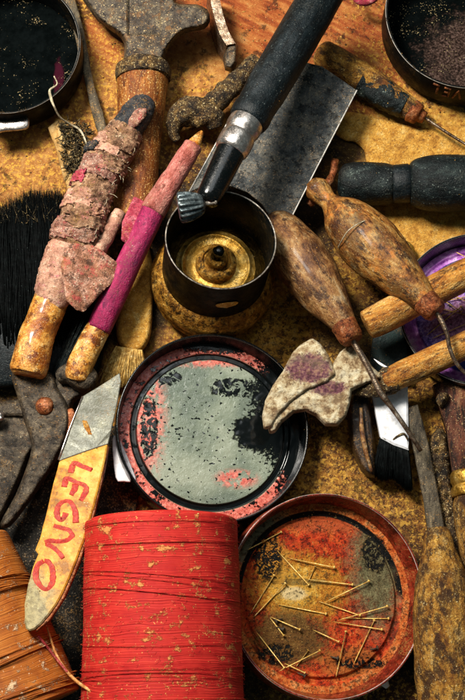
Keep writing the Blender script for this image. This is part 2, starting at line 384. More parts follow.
def thread_mat(name, cols, gouge, powder, slant=.12):
    n = NM(name)
    x = n.xyz(n.raw); ang = n.ma('ARCTAN2', x[1], x[0])
    # z runs along the spool; threads circle it. warp a little so bundles cross
    wob = n.noise(60, det=2); pat = n.step(n.noise(30, det=1, stretch=(1, 1, 1.5), v=n.sc(n.p, (1, 1, 1), (9, 9, 9))), .47, .53)
    z1 = n.ma('ADD', x[2], n.ma('MULTIPLY', wob, 14)); z2 = n.ma('ADD', x[2], n.ma('MULTIPLY', ang, 70*slant)); z2 = n.ma('ADD', z2, n.ma('MULTIPLY', wob, 26))
    zz = z1
    cb = n.n.new('ShaderNodeCombineXYZ'); n.link(zz, cb.inputs[2])
    ln = n.noise(1.3, v=cb.outputs[0], det=1); ln2 = n.noise(5, v=cb.outputs[0], det=1)
    f = n.noise(18, det=5)
    c = n.ramp(n.ma('ADD', n.ma('MULTIPLY', f, .45), n.ma('MULTIPLY', ln, .55)), [(.30+.4*i/(len(cols)-1), cc) for i, cc in enumerate(cols)])
    c = n.mix(n.ma('MULTIPLY', n.ma('SUBTRACT', 1, n.step(ln, .34, .50)), .30), c, gouge)
    pw = n.noise(12, det=8, rough=.68, v=n.sc(n.p, (1, 1, 1.25), (40, 2, 2))); pm = n.step(n.ma('ADD', pw, n.ma('MULTIPLY', ln, .14)), .63, .71)
    c = n.mix(n.ma('MULTIPLY', pm, .8), c, powder)
    sp = n.noise(2.0, det=2); c = n.mix(n.step(n.ma('ADD', sp, n.ma('MULTIPLY', n.ma('SUBTRACT', pw, .5), .6)), .67, .73), c, powder)
    dk = n.noise(9, det=4, v=n.sc(n.p, (1, 1, 1), (4, 82, 2))); c = n.mix(n.ma('MULTIPLY', n.step(dk, .66, .74), .5), c, gouge)
    h = n.ma('ADD', n.ma('MULTIPLY', ln, 1.0), n.ma('ADD', n.ma('MULTIPLY', ln2, .6), n.ma('MULTIPLY', pm, .8)))
    return n.done(c, n.ma('ADD', .6, n.ma('MULTIPLY', f, .2)), 0, h, .8, .25)
M_red = thread_mat('red_thread', ['8e1213', 'ae1c19', 'c02c22', 'cc4a34'], '6c0a10', 'dc9450')
M_orth = thread_mat('orange_thread', ['6c3410', '964e18', 'b06622', 'c48040'], '3c1c0a', 'd8b890', .2)

# table
def table_mat():
    n = NM('stained_shaded_bench_wood')
    warp = n.noise(26, det=5, rough=.65); w2 = n.noise(9, det=5, rough=.7)
    grain = n.noise(7, stretch=(.22, 1, 1), det=6, v=n.rot(n.p, (0, 0, .5)))
    base = n.ramp(grain, [(.36, '4a2a12'), (.5, '7e4c1c'), (.64, '9c662a')])
    c = base
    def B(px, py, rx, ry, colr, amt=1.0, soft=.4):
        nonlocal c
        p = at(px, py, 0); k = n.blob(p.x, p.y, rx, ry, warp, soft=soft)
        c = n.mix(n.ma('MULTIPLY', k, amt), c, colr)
    red = n.ramp(grain, [(.3, '6e2c12'), (.45, 'a5501f'), (.6, 'c07638'), (.72, 'c89058')])
    och = n.ramp(w2, [(.36, '8e541a'), (.46, 'be8230'), (.56, 'd49c40'), (.66, 'e4b868')])
    tan = n.ramp(w2, [(.3, '84481c'), (.5, 'b87a3a'), (.7, 'cf9c58')])
    B(270, 20, 110, 70, red); B(200, 90, 50, 60, tan); B(110, 100, 45, 90, tan, .9); B(105, 40, 25, 30, red, .8)
    B(30, 160, 80, 50, tan, .9); B(390, 70, 60, 70, red, .8); B(425, 165, 75, 75, och); B(300, 330, 70, 70, och); B(350, 470, 90, 60, och, .45)
    B(435, 440, 40, 70, och, .5); B(400, 670, 70, 60, '3c160c', .8); B(250, 335, 60, 25, och, .8); B(140, 350, 50, 60, tan, .8)
    # rusty crust: dark red-brown clots leaving yellow flecks
    cl = n.noise(5.5, det=8, rough=.75); m1 = n.blob(at(340, 430).x, at(340, 430).y, 150, 150, warp)
    c = n.mix(n.ma('MULTIPLY', n.ma('MULTIPLY', n.step(cl, .48, .56), m1), .92), c, '4a2610')
    top = at(250, 20, 0); mt = n.ma('SUBTRACT', 1, n.blob(top.x, top.y, 130, 60, warp))
    fl = n.noise(4.5, det=7, rough=.75, v=n.sc(n.p, (1, 1, 1), (50, 0, 0)))
    c = n.mix(n.ma('MULTIPLY', n.ma('MULTIPLY', n.step(fl, .52, .555), mt), .85), c, 'e4ac44')
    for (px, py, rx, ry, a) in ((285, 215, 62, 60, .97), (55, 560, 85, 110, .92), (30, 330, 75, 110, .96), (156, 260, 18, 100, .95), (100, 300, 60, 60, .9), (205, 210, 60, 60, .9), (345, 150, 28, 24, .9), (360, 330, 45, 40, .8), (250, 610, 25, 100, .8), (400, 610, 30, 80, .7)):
        B(px, py, rx, ry, '16130e', a*.92, .35)  # shade under and between the tools, painted into the bench colour
    g = n.noise(14, det=8, rough=.72, v=n.sc(n.p, (1, 1, 1), (11, 40, 7)))
    c = n.mix(n.ma('MULTIPLY', n.step(g, .54, .62), .75), c, '2a1a0e')
    sp = n.noise(1.8, det=2, v=n.sc(n.p, (1, 1, 1), (3, 3, 9))); sm = n.step(sp, .66, .71)
    c = n.mix(n.ma('MULTIPLY', sm, .7), c, 'e0b870')
    h = n.ma('ADD', n.ma('MULTIPLY', fl, 1.5), n.ma('ADD', n.ma('MULTIPLY', cl, 1.0), n.ma('MULTIPLY', grain, .6)))
    return n.done(c, n.ramp(g, [(.4, .6), (.65, .35)]), 0, h, 2.0, .4)
xs = np.linspace(-600, 600, 161); ys = np.linspace(-700, 800, 201)
V = [(x, y, 1.6*nz((x, y, 0), 30)-1.5) for y in ys for x in xs]
F = [(j*161+i, j*161+i+1, (j+1)*161+i+1, (j+1)*161+i) for j in range(200) for i in range(160)]
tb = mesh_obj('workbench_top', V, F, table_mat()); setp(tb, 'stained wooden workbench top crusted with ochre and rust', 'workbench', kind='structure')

# ------------------------------------------------------------------ floors of the tins
def glue_floor():
    n = NM('glue_painted_reflection'); x = n.xyz()
    r = n.ma('SQRT', n.ma('ADD', n.ma('MULTIPLY', x[0], x[0]), n.ma('MULTIPLY', x[1], x[1])))
    warp = n.noise(22, det=5, rough=.6); fine = n.noise(3.2, det=5, rough=.7); mid = n.noise(8, det=6, rough=.65)
    grey = n.ramp(n.noise(50, det=3), [(.38, '626c5e'), (.5, '78816f'), (.62, '8c9380')])  # wet reflection on the black glue, painted in as greenish grey
    pink = n.ramp(fine, [(.36, '9c3a34'), (.5, 'c8604f'), (.64, 'd68a78')])
    pk = n.ma('MAXIMUM', n.blob(-66, 12, 22, 62, mid), n.ma('MAXIMUM', n.blob(-10, 74, 60, 10, mid), n.blob(25, -46, 20, 9, mid)))
    pk = n.ma('MULTIPLY', pk, n.step(mid, .42, .54))
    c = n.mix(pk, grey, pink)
    ring = n.step(r, 78, 79.5); c = n.mix(ring, c, pink)
    # black clots and pits
    clot = n.ma('MAXIMUM', n.blob(-60, 0, 8, 30, mid, soft=.08), n.ma('MAXIMUM', n.blob(22, 44, 22, 9, mid, soft=.08), n.ma('MAXIMUM', n.blob(52, -2, 18, 14, mid, soft=.08), n.blob(-40, 52, 10, 7, mid, soft=.08))))
    lace = n.ma('MULTIPLY', clot, n.step(n.noise(6.5, det=4, rough=.6, dist=1.2, v=n.sc(n.p, (1, 1, 1), (8, 3, 1))), .465, .485))
    v = n.noise(3.9, det=2, rough=.5, dist=.15, v=n.sc(n.raw, (1, 1.15, 1))); keep = n.step(n.noise(24, det=2, v=n.sc(n.p, (1, 1, 1), (5, 5, 5))), .42, .5)
    pit = n.step(n.ma('ADD', v, n.ma('MULTIPLY', n.ma('SUBTRACT', warp, .5), .35)), .648, .662)
    edge = n.ma('MULTIPLY', n.step(r, 71, 73), n.ma('SUBTRACT', 1, n.step(r, 77, 78.5)))
    ringfl = n.ma('MULTIPLY', ring, n.step(mid, .565, .60))
    pour = n.ma('MAXIMUM', n.ma('MAXIMUM', n.blob(82, 26, 40, 66, fine, soft=.06), n.blob(44, 0, 22, 16, mid, soft=.08)), n.ma('MAXIMUM', n.blob(92, -20, 30, 34, fine, soft=.08), n.blob(20, 92, 80, 12, fine, soft=.1)))
    blk = n.ma('MAXIMUM', n.ma('MAXIMUM', lace, pit), n.ma('MAXIMUM', n.ma('MAXIMUM', edge, ringfl), pour))
    c = n.mix(blk, c, '080b0b')
    h = n.ma('ADD', n.ma('MULTIPLY', blk, -1.5), n.ma('MULTIPLY', n.ma('SUBTRACT', 1, blk), n.ma('ADD', n.ma('MULTIPLY', mid, .5), n.ma('MULTIPLY', fine, .35))))
    return n.done(c, n.ma('ADD', .14, n.ma('MULTIPLY', pk, .35)), 0, h, 1.3, .5, .0)
def orange_floor():
    n = NM('rusty_pigment_floor'); x = n.xyz()
    r = n.ma('SQRT', n.ma('ADD', n.ma('MULTIPLY', x[0], x[0]), n.ma('MULTIPLY', x[1], x[1])))
    warp = n.noise(24, det=6, rough=.7); fine = n.noise(2.4, det=5, rough=.75); mid = n.noise(7, det=7, rough=.72)
    c = n.ramp(n.noise(12, det=7, rough=.7), [(.36, '7a1c0c'), (.5, 'c83a16'), (.64, 'dc6a2c')])
    def B(cx, cy, rx, ry, colr, a=1.0, soft=.22, wp=mid):
        nonlocal c
        c = n.mix(n.ma('MULTIPLY', n.blob(cx, cy, rx, ry, wp, soft=soft), a), c, colr)
    B(-20, 8, 52, 34, '98501a', .8, .4); B(-20, 8, 44, 30, n.ramp(fine, [(.38, '8a5216'), (.5, 'd08826'), (.62, 'e8b44c')]), .9); B(-26, 8, 24, 20, n.ramp(fine, [(.38, 'a8701e'), (.5, 'e0a83c'), (.62, 'f4d078')]), .9); B(56, 30, 26, 58, n.ramp(fine, [(.38, '3e3c26'), (.5, '6c6c4a'), (.62, '98946a')]), .95, .5)
    B(0, 74, 50, 14, 'b4532a', .8); B(-30, -38, 36, 26, n.ramp(fine, [(.35, '33240f'), (.5, '6e4f22'), (.7, '98743a')]), .95, .3)
    B(-27, 3, 12, 6, 'dcc490', .85, .25, fine); B(-20, 14, 30, 3, '5c4a24', .7, .15, mid); B(-46, 32, 16, 22, 'c08830', .7); B(28, -60, 30, 14, 'a06a2c', .6)
    org = n.ramp(mid, [(.38, '9c3a12'), (.5, 'd87030'), (.64, 'e89c5c')])
    ring = n.step(r, 80, 82); c = n.mix(ring, c, org)
    c = n.mix(n.ma('MULTIPLY', ring, n.blob(-75, 62, 40, 30, mid)), c, '7c7458')
    spk = n.step(n.ma('ADD', fine, n.ma('MULTIPLY', n.ma('SUBTRACT', mid, .5), .6)), .50, .60); c = n.mix(n.ma('MULTIPLY', spk, .8), c, '24150a')
    clot = n.ma('MAXIMUM', n.blob(54, 42, 13, 16, mid, soft=.15), n.ma('MAXIMUM', n.blob(-44, -52, 16, 9, mid, soft=.15), n.ma('MAXIMUM', n.blob(-52, 36, 14, 22, mid, soft=.2), n.blob(40, -60, 26, 5, mid, soft=.2))))
    clot = n.ma('MULTIPLY', clot, n.step(n.noise(4, det=4, dist=1), .44, .5))
    edge = n.ma('MULTIPLY', n.step(r, 76, 77), n.ma('SUBTRACT', 1, n.step(r, 81, 82)))
    edge = n.ma('MULTIPLY', edge, n.step(n.ma('ADD', n.noise(60, det=1), n.ma('MULTIPLY', x[1], .003)), .36, .44))
    blk = n.ma('MAXIMUM', clot, edge); c = n.mix(blk, c, '0c0b09')
    y2 = n.step(n.noise(2.0, det=2, v=n.sc(n.p, (1, 1, 1), (3, 9, 9))), .66, .71); c = n.mix(n.ma('MULTIPLY', y2, .6), c, 'e2b464')
    h = n.ma('ADD', n.ma('MULTIPLY', mid, 2.0), n.ma('ADD', n.ma('MULTIPLY', fine, .8), n.ma('MULTIPLY', blk, -.6)))
    return n.done(c, n.ramp(mid, [(.4, .45), (.65, .7)]), 0, h, 1.4, .18)
def purple_floor():
    n = NM('violet_pigment_floor'); x = n.xyz(); fine = n.noise(2.6, det=6, rough=.75); mid = n.noise(12, det=6, rough=.7)
    c = n.ramp(fine, [(.38, '3a2a6c'), (.48, '7058c4'), (.56, 'a086dc'), (.64, 'd8c4f0')])
    c = n.mix(n.blob(-10, -8, 40, 30, mid), c, n.ramp(fine, [(.38, '5a2a46'), (.52, '94587c'), (.66, 'c090a8')]))
    c = n.mix(n.blob(-20, -62, 60, 14, mid), c, '2c3aa0')
    c = n.mix(n.ma('MULTIPLY', n.blob(0, 50, 80, 22, mid, soft=.2), .9), c, n.ramp(fine, [(.4, '18161c'), (.55, '3c3844'), (.7, '8c869a')]))
    c = n.mix(n.step(mid, .60, .64), c, '0c0a14')
    r_ = n.ma('SQRT', n.ma('ADD', n.ma('MULTIPLY', x[0], x[0]), n.ma('MULTIPLY', x[1], x[1])))
    ring = n.step(r_, 61, 62.5); c = n.mix(ring, c, n.ramp(mid, [(.38, '8c40a0'), (.5, 'c070cc'), (.62, 'e4b8e8')]))
    c = n.mix(n.ma('MULTIPLY', ring, n.step(fine, .60, .66)), c, '1c0c24')
    return n.done(c, n.ma('SUBTRACT', .5, n.ma('MULTIPLY', ring, .22)), 0, n.ma('ADD', fine, mid), .7, .4, 0)
def purple_wall():
    n = NM('purple_enamel'); f = n.noise(16, det=5)
    c = n.ramp(f, [(.35, '642a80'), (.5, '9a4aa8'), (.65, 'bc78c4')]); c = n.mix(n.step(n.noise(3, det=3), .63, .68), c, '1a0c20')
    return n.done(c, .28, .3, f, .3, .6, .5)
def sooty_floor(name, cx, cy, rx, ry, patch, tone='040606'):
    n = NM(name); mid = n.noise(11, det=6, rough=.72); fine = n.noise(2.2, det=4, rough=.7)
    c = n.ramp(mid, [(.4, tone), (.7, '0b0f0f')])
    c = n.mix(n.ma('MULTIPLY', n.blob(cx, cy, rx, ry, mid, soft=.25), .9), c, patch if isinstance(patch, str) else n.ramp(fine, patch))
    g = n.step(n.ma('ADD', n.noise(1.6, det=2), n.ma('MULTIPLY', n.ma('SUBTRACT', n.noise(30, det=3), .5), .7)), .68, .72); c = n.mix(n.ma('MULTIPLY', g, n.step(mid, .40, .55)), c, 'a8946c')
    return n.done(c, n.ramp(mid, [(.4, .6), (.6, .9)]), 0, n.ma('ADD', mid, n.ma('MULTIPLY', g, .8)), .6, .0)
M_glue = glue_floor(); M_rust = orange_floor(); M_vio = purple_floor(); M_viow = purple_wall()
M_soot1 = sooty_floor('black_residue_floor', 50, -22, 5, 22, '35101c')
M_soot2 = sooty_floor('black_residue_with_clump', 20, -30, 58, 46, [(.38, '17110f'), (.5, '382a24'), (.66, '66524a')])
M_rustwall = grimy('red_brown_enamel_wall', ['4a1008', '7c1e10', '9c3420', 'b05030'], 12, None, ('1c0c08', .56, 7), ('d88c50', .70, 1.5), rough=(.2, .4), metal=.1, bs=.5, coat=.3)
M_rim = grimy('worn_tin_rim', ['b0a89e', 'ccc6bc', 'e4ded4', 'f0ece4'], 10, None, ('2c2620', .58, 6), ('ffffff', .76, 1.2), rough=(.3, .45), metal=.15, bs=.05, dust=.1, grit=.2, stain=.2)
M_rimdark = grimy('dark_tin_rim', ['4c443c', '7a7064', '9c9488', 'c0b8ac'], 10, None, ('14120f', .57, 6), ('f0e8e0', .73, 1.2), rough=(.3, .45), metal=.3, bs=.05, dust=.1, grit=.3)

def tin(name, label, cat, c, R, depth, rot, wall_m, floor_m, rim_m, rimr=.9, panel=True, floor_z=3.0, flare=4.0, lumps=0.0):
    t = thing(name, label, cat, c, rot)
    wl = [(0, R-2), (1, R-.6), (2.5, R), (depth-1, R), (depth, R-.5), (depth, R-1.8), (depth-2, R-2.2), (floor_z+2, R-2-flare), (floor_z-.5, R-3-flare)]
    V, F = lathe(wl, 128); F = F[:-2]; mesh_obj('wall', V, F, wall_m, t)
    V, F = lathe([(depth-rimr+rimr*math.sin(a), R-1.1+rimr*math.cos(a)*1.3) for a in np.linspace(-math.pi/2, 1.5*math.pi, 9)], 128)
    mesh_obj('rim', V, F[:-2], rim_m, t)
    # floor: heights follow a pressed ring
    def fz(r):
        if not panel: return floor_z
        k = r/R*94
        if k > 78: return floor_z+2.2*min(1, (k-78)/2)
        if k > 72: return floor_z+3.2*max(0, 1-(k-72)/2)+0
        return floor_z+3.2
    rr = np.concatenate([np.linspace(0, R*.74, 50)[1:], np.linspace(R*.745, R-flare-1.5, 40)])
    V = [(0, 0, fz(0)+lumps)]; F = []; sg = 160
    for r in rr:
        for k in range(sg):
            a = 2*math.pi*k/sg; p = (r*math.cos(a), r*math.sin(a), 0)
            V.append((p[0], p[1], fz(r)+lumps*max(-.3, nz(p, 14, R)*2+.8*nz(p, 5, R))+.25*nz(p, 5, 3)))
    for k in range(sg): F.append((0, 1+k, 1+(k+1) % sg))
    for i in range(len(rr)-1):
        for k in range(sg):
            a = 1+i*sg+k; b = 1+i*sg+(k+1) % sg; F.append((a, a+sg, b+sg, b))
    mesh_obj('base', V, F, floor_m, t)
    return t
E = lambda x, y, z=0: Matrix.Rotation(math.radians(z), 3, 'Z') @ Matrix.Rotation(math.radians(y), 3, 'Y') @ Matrix.Rotation(math.radians(x), 3, 'X')
def tinc(px, py, zrim, depth, rot):          # base centre such that the rim circle is centred on the photo point
    return at(px, py, zrim)-rot @ Vector((0, 0, depth))
# the four polish tins and the sooty pair at the top
r1 = E(0, 0); t1 = tin('polish_tin', 'open black tin with a dusty dark floor, a pinkish streak and silver clip', 'tin', tinc(6, 44, 50, 42, r1), 76, 42, r1, M_blackwall, M_soot1, M_rim, .8, False, 4, 1.5, .3)
k = wpart('opener_key', slab([(-8, 117), (8, 118), (20, 115), (28, 117), (28, 126), (20, 129), (6, 130), (-8, 131)], 34, 4, 1.6, round_=4), M_steel, t1)
r2 = E(0, 0); t2 = tin('polish_tin', 'open black tin with a brown crumbly clump inside and faded orange letters outside', 'tin', tinc(468, 12, 50, 42, r2), 84.5, 42, r2, M_blackwall, M_soot2, M_rim, .8, False, 4, 1.5, 1.2)
r3 = E(-2, 9); c3 = tinc(213.5, 427, 43, 27, r3)
t3 = tin('polish_tin', 'round tin of glue with a painted greenish grey reflection, pink edges and black pools', 'tin', c3, 93, 27, r3, M_blackgloss, M_glue, M_rim, .7, True, 5, 3)
k = wpart('opener_key', slab([(111, 442), (117, 441), (124, 455), (130, 470), (134, 483), (122, 484), (114, 480)], 26, 2.5, 1.0, round_=3), M_white, t3)
r4 = E(0, 14); c4 = tinc(328, 596, 50, 28, r4)
t4 = tin('polish_tin', 'round tin with rusty orange, yellow and green grained floor, many pins scattered in it', 'tin', c4, 95, 28, r4, M_rustwall, M_rust, M_rim, .8, True, 4, 5, .6)
k = wpart('opener_key', tpx([(380, 674, 26, 3), (386, 681, 26, 4.6), (391, 687, 25, 2.5)], flat=.7), M_white, t4)
r5 = E(-3, -6); c5 = tinc(480, 308, 36, 26, r5)
t5 = tin('polish_tin', 'round tin with purple enamelled wall and violet powder, crossed by two ochre sticks', 'tin', c5, 79, 26, r5, M_blackgloss, M_vio, M_rim, .8, True, 3, 3, .5)
k = wpart('opener_key', tpx([(400, 238, 26, 3), (406, 242, 27, 5.5), (412, 246, 26, 5), (416, 250, 25, 2)], flat=.6), M_brasslight, t5)

# letters on the outer wall of the top right tin (they stand upside down to us)
M_letter = grimy('faded_orange_print', ['5a2c14', '8a4a24', 'a05c30', 'b47040'], 4, None, ('140d0a', .52, 3), ('d0a070', .72, 1.5), rough=(.5, .7), bs=.1)
GL = {'A': [[(0, 0), (2.5, 7), (5, 0)], [(1.1, 2.6), (3.9, 2.6)]], 'V': [[(0, 7), (2.5, 0), (5, 7)]], 'E': [[(4.3, 0), (.4, 0), (.4, 7), (4.3, 7)], [(.4, 3.6), (3.6, 3.6)]], 'L': [[(.4, 7), (.4, 0), (4.2, 0)]]}
parts = []
Rw = 84.5
for i, ch in enumerate('AVEL'):
    a0 = math.radians(-90.0) - i*math.radians(8.2)+math.radians(3)
    for st in GL[ch]:
        pts = []
        for (gx, gy) in spline([tuple(p)+() for p in st], 1) if False else st:
            a = a0-(gx*1.55)/Rw; zz = 36-gy*2.6                 # running to the left with the tops hanging down
            pts.append((Rw*math.cos(a)*1.003, Rw*math.sin(a)*1.003, zz, 1.3))
        q = []
        for u in range(len(pts)-1):
            for s_ in range(4): q.append(tuple(np.array(pts[u])*(1-s_/4)+np.array(pts[u+1])*s_/4))
        q.append(pts[-1]); parts.append(tube(q, seg=8, n=1))
V, F = join(parts); mesh_obj('lettering', V, F, M_letter, t2)

# pins
pv = [(0, 0)]; 
def pin_geo():
    V, F = lathe([(0, 0), (3, .32), (7, .48), (48, .48), (48.2, 1.3), (49, 1.55), (49.8, 1.1), (50, 0)], 10)
    return V, F
V, F = pin_geo(); pin0 = mesh_obj('brass_pin', V, F, M_pin)
def place_pin(o, a, b, c, rot, h, label, grp):
    N = rot @ Vector((0, 0, 1)); P0 = c+N*h
    A = at(a[0], a[1], P0=P0, N=N); B = at(b[0], b[1], P0=P0+N*(random.random()*2), N=N)
    L = (B-A).length; M = frame(A, B).to_4x4(); o.matrix_world = Matrix.Translation(A*S) @ M @ Matrix.Diagonal((1, 1, L/50, 1))
    setp(o, label, 'pin', grp)
cr = lambda a, b, k=2.447, ox=235, oy=495: ((ox+a[0]/k, oy+a[1]/k), (ox+b[0]/k, oy+b[1]/k))
pl = [((30, 135), (115, 90)), ((102, 135), (182, 222)), ((132, 155), (245, 178)), ((178, 207), (290, 220)), ((222, 262), (330, 210)), ((180, 210), (197, 175)), ((105, 268), (225, 292)), ((203, 260), (308, 296)), ((238, 310), (362, 330)), ((250, 308), (375, 272)), ((261, 302), (378, 303)), ((290, 415), (342, 305)), ((247, 447), (272, 332)), ((107, 432), (210, 380)), ((52, 335), (122, 425)), ((38, 290), (97, 195)), ((45, 300), (125, 215)), ((85, 298), (160, 330)), ((120, 412), (172, 436)), ((190, 330), (255, 360)), ((85, 300), (120, 345)), ((150, 420), (180, 380))]
PL = ['brass pin across the upper left rim of the orange tin', 'brass pin slanting steeply down right in the upper left of the orange tin', 'uppermost of the nearly level brass pins in the orange tin',
 'level brass pin above the middle of the orange tin, just right of a short one', 'brass pin rising right onto the green patch of the orange tin', 'short upright brass pin between two level ones in the orange tin',
 'brass pin just below the pale yellow spot of the orange tin', 'brass pin sloping down right below the one rising onto the green patch', 'lowest of the crossing pins at the right of the orange tin',
 'brass pin rising right, topmost of the crossing pins at the right', 'exactly level brass pin among the crossing pins at the right of the orange tin', 'steep brass pin at the lower right of the orange tin',
 'almost upright brass pin at the bottom middle of the orange tin', 'long brass pin rising right at the lower left of the orange tin', 'long brass pin sloping down right along the lower left edge of the orange tin',
 'left one of two parallel steep pins at the left edge of the orange tin', 'right one of two parallel steep pins at the left edge of the orange tin', 'brass pin sloping gently down right at the left of the brown patch',
 'short brass pin sloping down right at the very bottom left of the orange tin', 'brass pin sloping down right on the right part of the brown patch', 'short pin making a narrow V with another, left of the brown patch', 'short steep brass pin crossing the long rising one at the lower left']
PP = ['uppermost brass pin in the purple tin, level, right of the bent needle', 'long brass pin rising right across the violet floor toward the upper stick', 'long brass pin rising gently right, in the middle of the violet floor',
 'lowest of the three pins rising right on the violet floor', 'brass pin close under the upper ochre stick, sloping down right', 'nearly level brass pin just below the upper ochre stick', 'short brass pin right of the largest awl ferrule in the purple tin',
 'brass pin next to the lower ochre stick in the purple tin', 'brass pin above the upper ochre stick by the purple wall', 'brass pin sloping down right across the other pins in the purple tin']
TK = ['dark tack lying level at the lower middle of the orange tin', 'dark tack at the lower right of the orange tin, by the steep pin', 'dark tack beside the narrow V of pins in the orange tin', 'dark tack at the bottom left of the orange tin', 'dark tack above the narrow V of pins in the orange tin']
first = True
for i, (a, b) in enumerate(pl):
    o = pin0 if first else pin0.copy()
    if not first: col.objects.link(o)
    first = False; A, B = cr(a, b)
    place_pin(o, A, B, c4, r4, 8+.5*(i % 5), PL[i], 'pins in the orange tin')
pp = [((439, 308), (470, 316)), ((426, 336), (462, 306)), ((431, 339), (470, 322)), ((438, 347), (470, 330)), ((446, 292), (470, 303)), ((441, 302), (470, 296)), ((436, 318), (459, 309)), ((452, 353), (471, 341)), ((456, 252), (472, 260)), ((443, 300), (462, 312))]
for i, (a, b) in enumerate(pp):
    o = pin0.copy(); col.objects.link(o)
    place_pin(o, a, b, c5, r5, 8+.7*(i % 5), PP[i], 'pins in the purple tin')
tk = None
for i, (a, b) in enumerate([((230, 395), (254, 401)), ((328, 380), (352, 374)), ((96, 322), (120, 330)), ((150, 434), (168, 442)), ((120, 300), (100, 310))]):
    A, B = cr(a, b); N = r4 @ Vector((0, 0, 1)); P0 = c4+N*9
    if tk is None:
        V, F = lathe([(0, 0), (3, .7), (8, .9), (8.2, 2.6), (9, 2.4), (9.4, 0)], 12); o = tk = mesh_obj('shoe_tack', V, F, M_iron)
    else: o = tk.copy(); col.objects.link(o)
    A = at(*A, P0=P0, N=N); B = at(*B, P0=P0, N=N)
    o.matrix_world = Matrix.Translation(A*S) @ frame(A, B).to_4x4()
    setp(o, TK[i], 'tack', 'tacks in the orange tin')

# ------------------------------------------------------------------ things lying on the bench, lowest first
single('leather_scrap', crust([(330, 118), (352, 112), (385, 120), (420, 128), (480, 138), (480, 275), (440, 268), (405, 272), (385, 262), (366, 236), (355, 206), (376, 172), (372, 170), (366, 160), (364, 150), (355, 142), (345, 140), (334, 132)], 5, 3, 1.2, 1.8, .25, 12, 2, 4), M_scrap, 'ochre suede-like leather scrap with a curved cut edge, under the black handle', 'leather scrap')
single('leather_scrap', slab([(-30, 430), (60, 420), (125, 430), (140, 460), (132, 520), (100, 530), (100, 720), (60, 730), (-30, 720)], 6, 5, 1.2, .6, round_=3), M_dark, 'dark scuffed leather sheet beneath the shears and the yellow-handled knife', 'leather scrap')
single('metal_sheet', slab([(376, 318), (402, 316), (412, 380), (366, 382)], 12, 2, .5), M_tealsheet, 'dark teal metal sheet showing between the awl needle and purple tin', 'metal sheet', smooth=False)
single('iron_rod', tpx([(66, -12, 14, 5.5), (76, 20, 14, 5.5), (84, 55, 13, 5), (90, 85, 13, 4.5), (98, 115, 13, 5.5), (106, 142, 12, 5)], amp=.12, ns=9, flat=.7), M_grit, 'long greyish brown thin rod running beside the top left tin', 'rod')

# hammer at the top
t = thing('hammer', 'hammer with grey speckled iron head and thick orange wooden handle', 'hammer', at(140, 66, 0))
hd = crust([(84, -16), (170, -16), (175, 1), (184, 4), (196, 4), (207, 9), (210, 19), (204, 27), (193, 29), (183, 32), (174, 40), (167, 50), (162, 62), (152, 68), (132, 68), (124, 62), (124, 42), (116, 32), (104, 24), (92, 12)], lambda x, y: 46-(5 if 128 < x < 160 and y < 34 else 0)+(6 if x > 165 else 0)*min(1, max(0, (x-165)/12)), 24, 3.5, 1.5, .5, 10, 5, 2)
wpart('head', hd, M_iron2, t)
wpart('collar', lathe([(0, 23), (1, 27), (6, 28), (9, 27.4), (10, 24)], 64, .05, 9, 2)[0:2] if False else tube([tuple(at(143.5, 64, 30))+(24,), tuple(at(143.5, 69, 30))+(28.5,), tuple(at(143, 78, 30))+(28.5,), tuple(at(143, 80, 30))+(27,)], seg=64, n=4, amp=.04, ns=8), M_rustcrust, t)
A = at(143, 76, 30); B = at(134, 226, 26); L = (B-A).length
h = thing('x', '', '', A); bpy.data.objects.remove(h)
def lpart(name, A, B, prof, m, parent, seg=72, amp=.03, ns=22, seed=1, sub=3, fine=.01, label=None, sqy=1.0, spl=True):
    """turned part between two world points; profile (fraction,r); own local frame so the grain follows its axis"""
    L = (Vector(B)-Vector(A)).length
    ks = (D-(A[2]+B[2])/2)/D*.985; pr = [(a*L, r*ks) for a, r in prof]
    if spl:
        q = spline(pr, sub+2); pr = [(float(v[0]), max(0.0, float(v[1]))) for v in q]; sub = 1
        pr = [(min(max(z, pr[0][0]), pr[-1][0]), r) for z, r in pr]
    V, F = lathe(pr, seg, amp, ns, seed, sub, fine, sqy)
    o = mesh_obj(name, V, F, m)
    M = Matrix.Translation(Vector(A)*S) @ frame(A, B).to_4x4()
    if parent is not None:
        o.parent = parent; o.matrix_local = parent.matrix_world.inverted() @ M if parent.matrix_world != Matrix() else M
        o.matrix_local = Matrix.Translation(-parent.location) @ M
    else: o.matrix_world = M
    if label: o['label'] = label
    return o
lpart('handle', A, B, [(0, 25), (.03, 27), (.1, 26.5), (.3, 24), (.6, 22), (.85, 22.5), (.96, 21), (1, 12), (1.001, 0)], M_orange, t)

# curved knife blade near the top
t = thing('curved_knife', 'narrow curved blade with pale edge and dark blunt tip, beside the hammer head', 'knife', at(222, 40, 0))
def strip(path, z0, z1, wd, m, name, parent):
    q = spline(path, 8); V, F = [], []
    for (px, py) in q:
        a = at(px-wd/2, py+1, z1); b = at(px+wd/2, py-1, z1)
        V += [a, b, Vector((b.x, b.y, z0)), Vector((a.x-3, a.y-2, z0))]
    n = len(q)
    for i in range(n-1):
        for k in range(4): F.append((i*4+k, i*4+(k+1) % 4, (i+1)*4+(k+1) % 4, (i+1)*4+k))
    F += [(3, 2, 1, 0), tuple((n-1)*4+k for k in range(4))]
    return wpart(name, (V, F), m, parent, smooth=False)
strip([(213, -14), (216, 4), (220, 20), (225, 34), (231, 44)], 3, 40, 9, M_needle, 'blade', t)
wpart('tip', crust([(226, 45), (234, 41), (238, 46), (237, 62), (232, 70), (225, 68), (223, 58)], 37, 26, 3, 1.2, .6, 5, 3), M_iron, t)

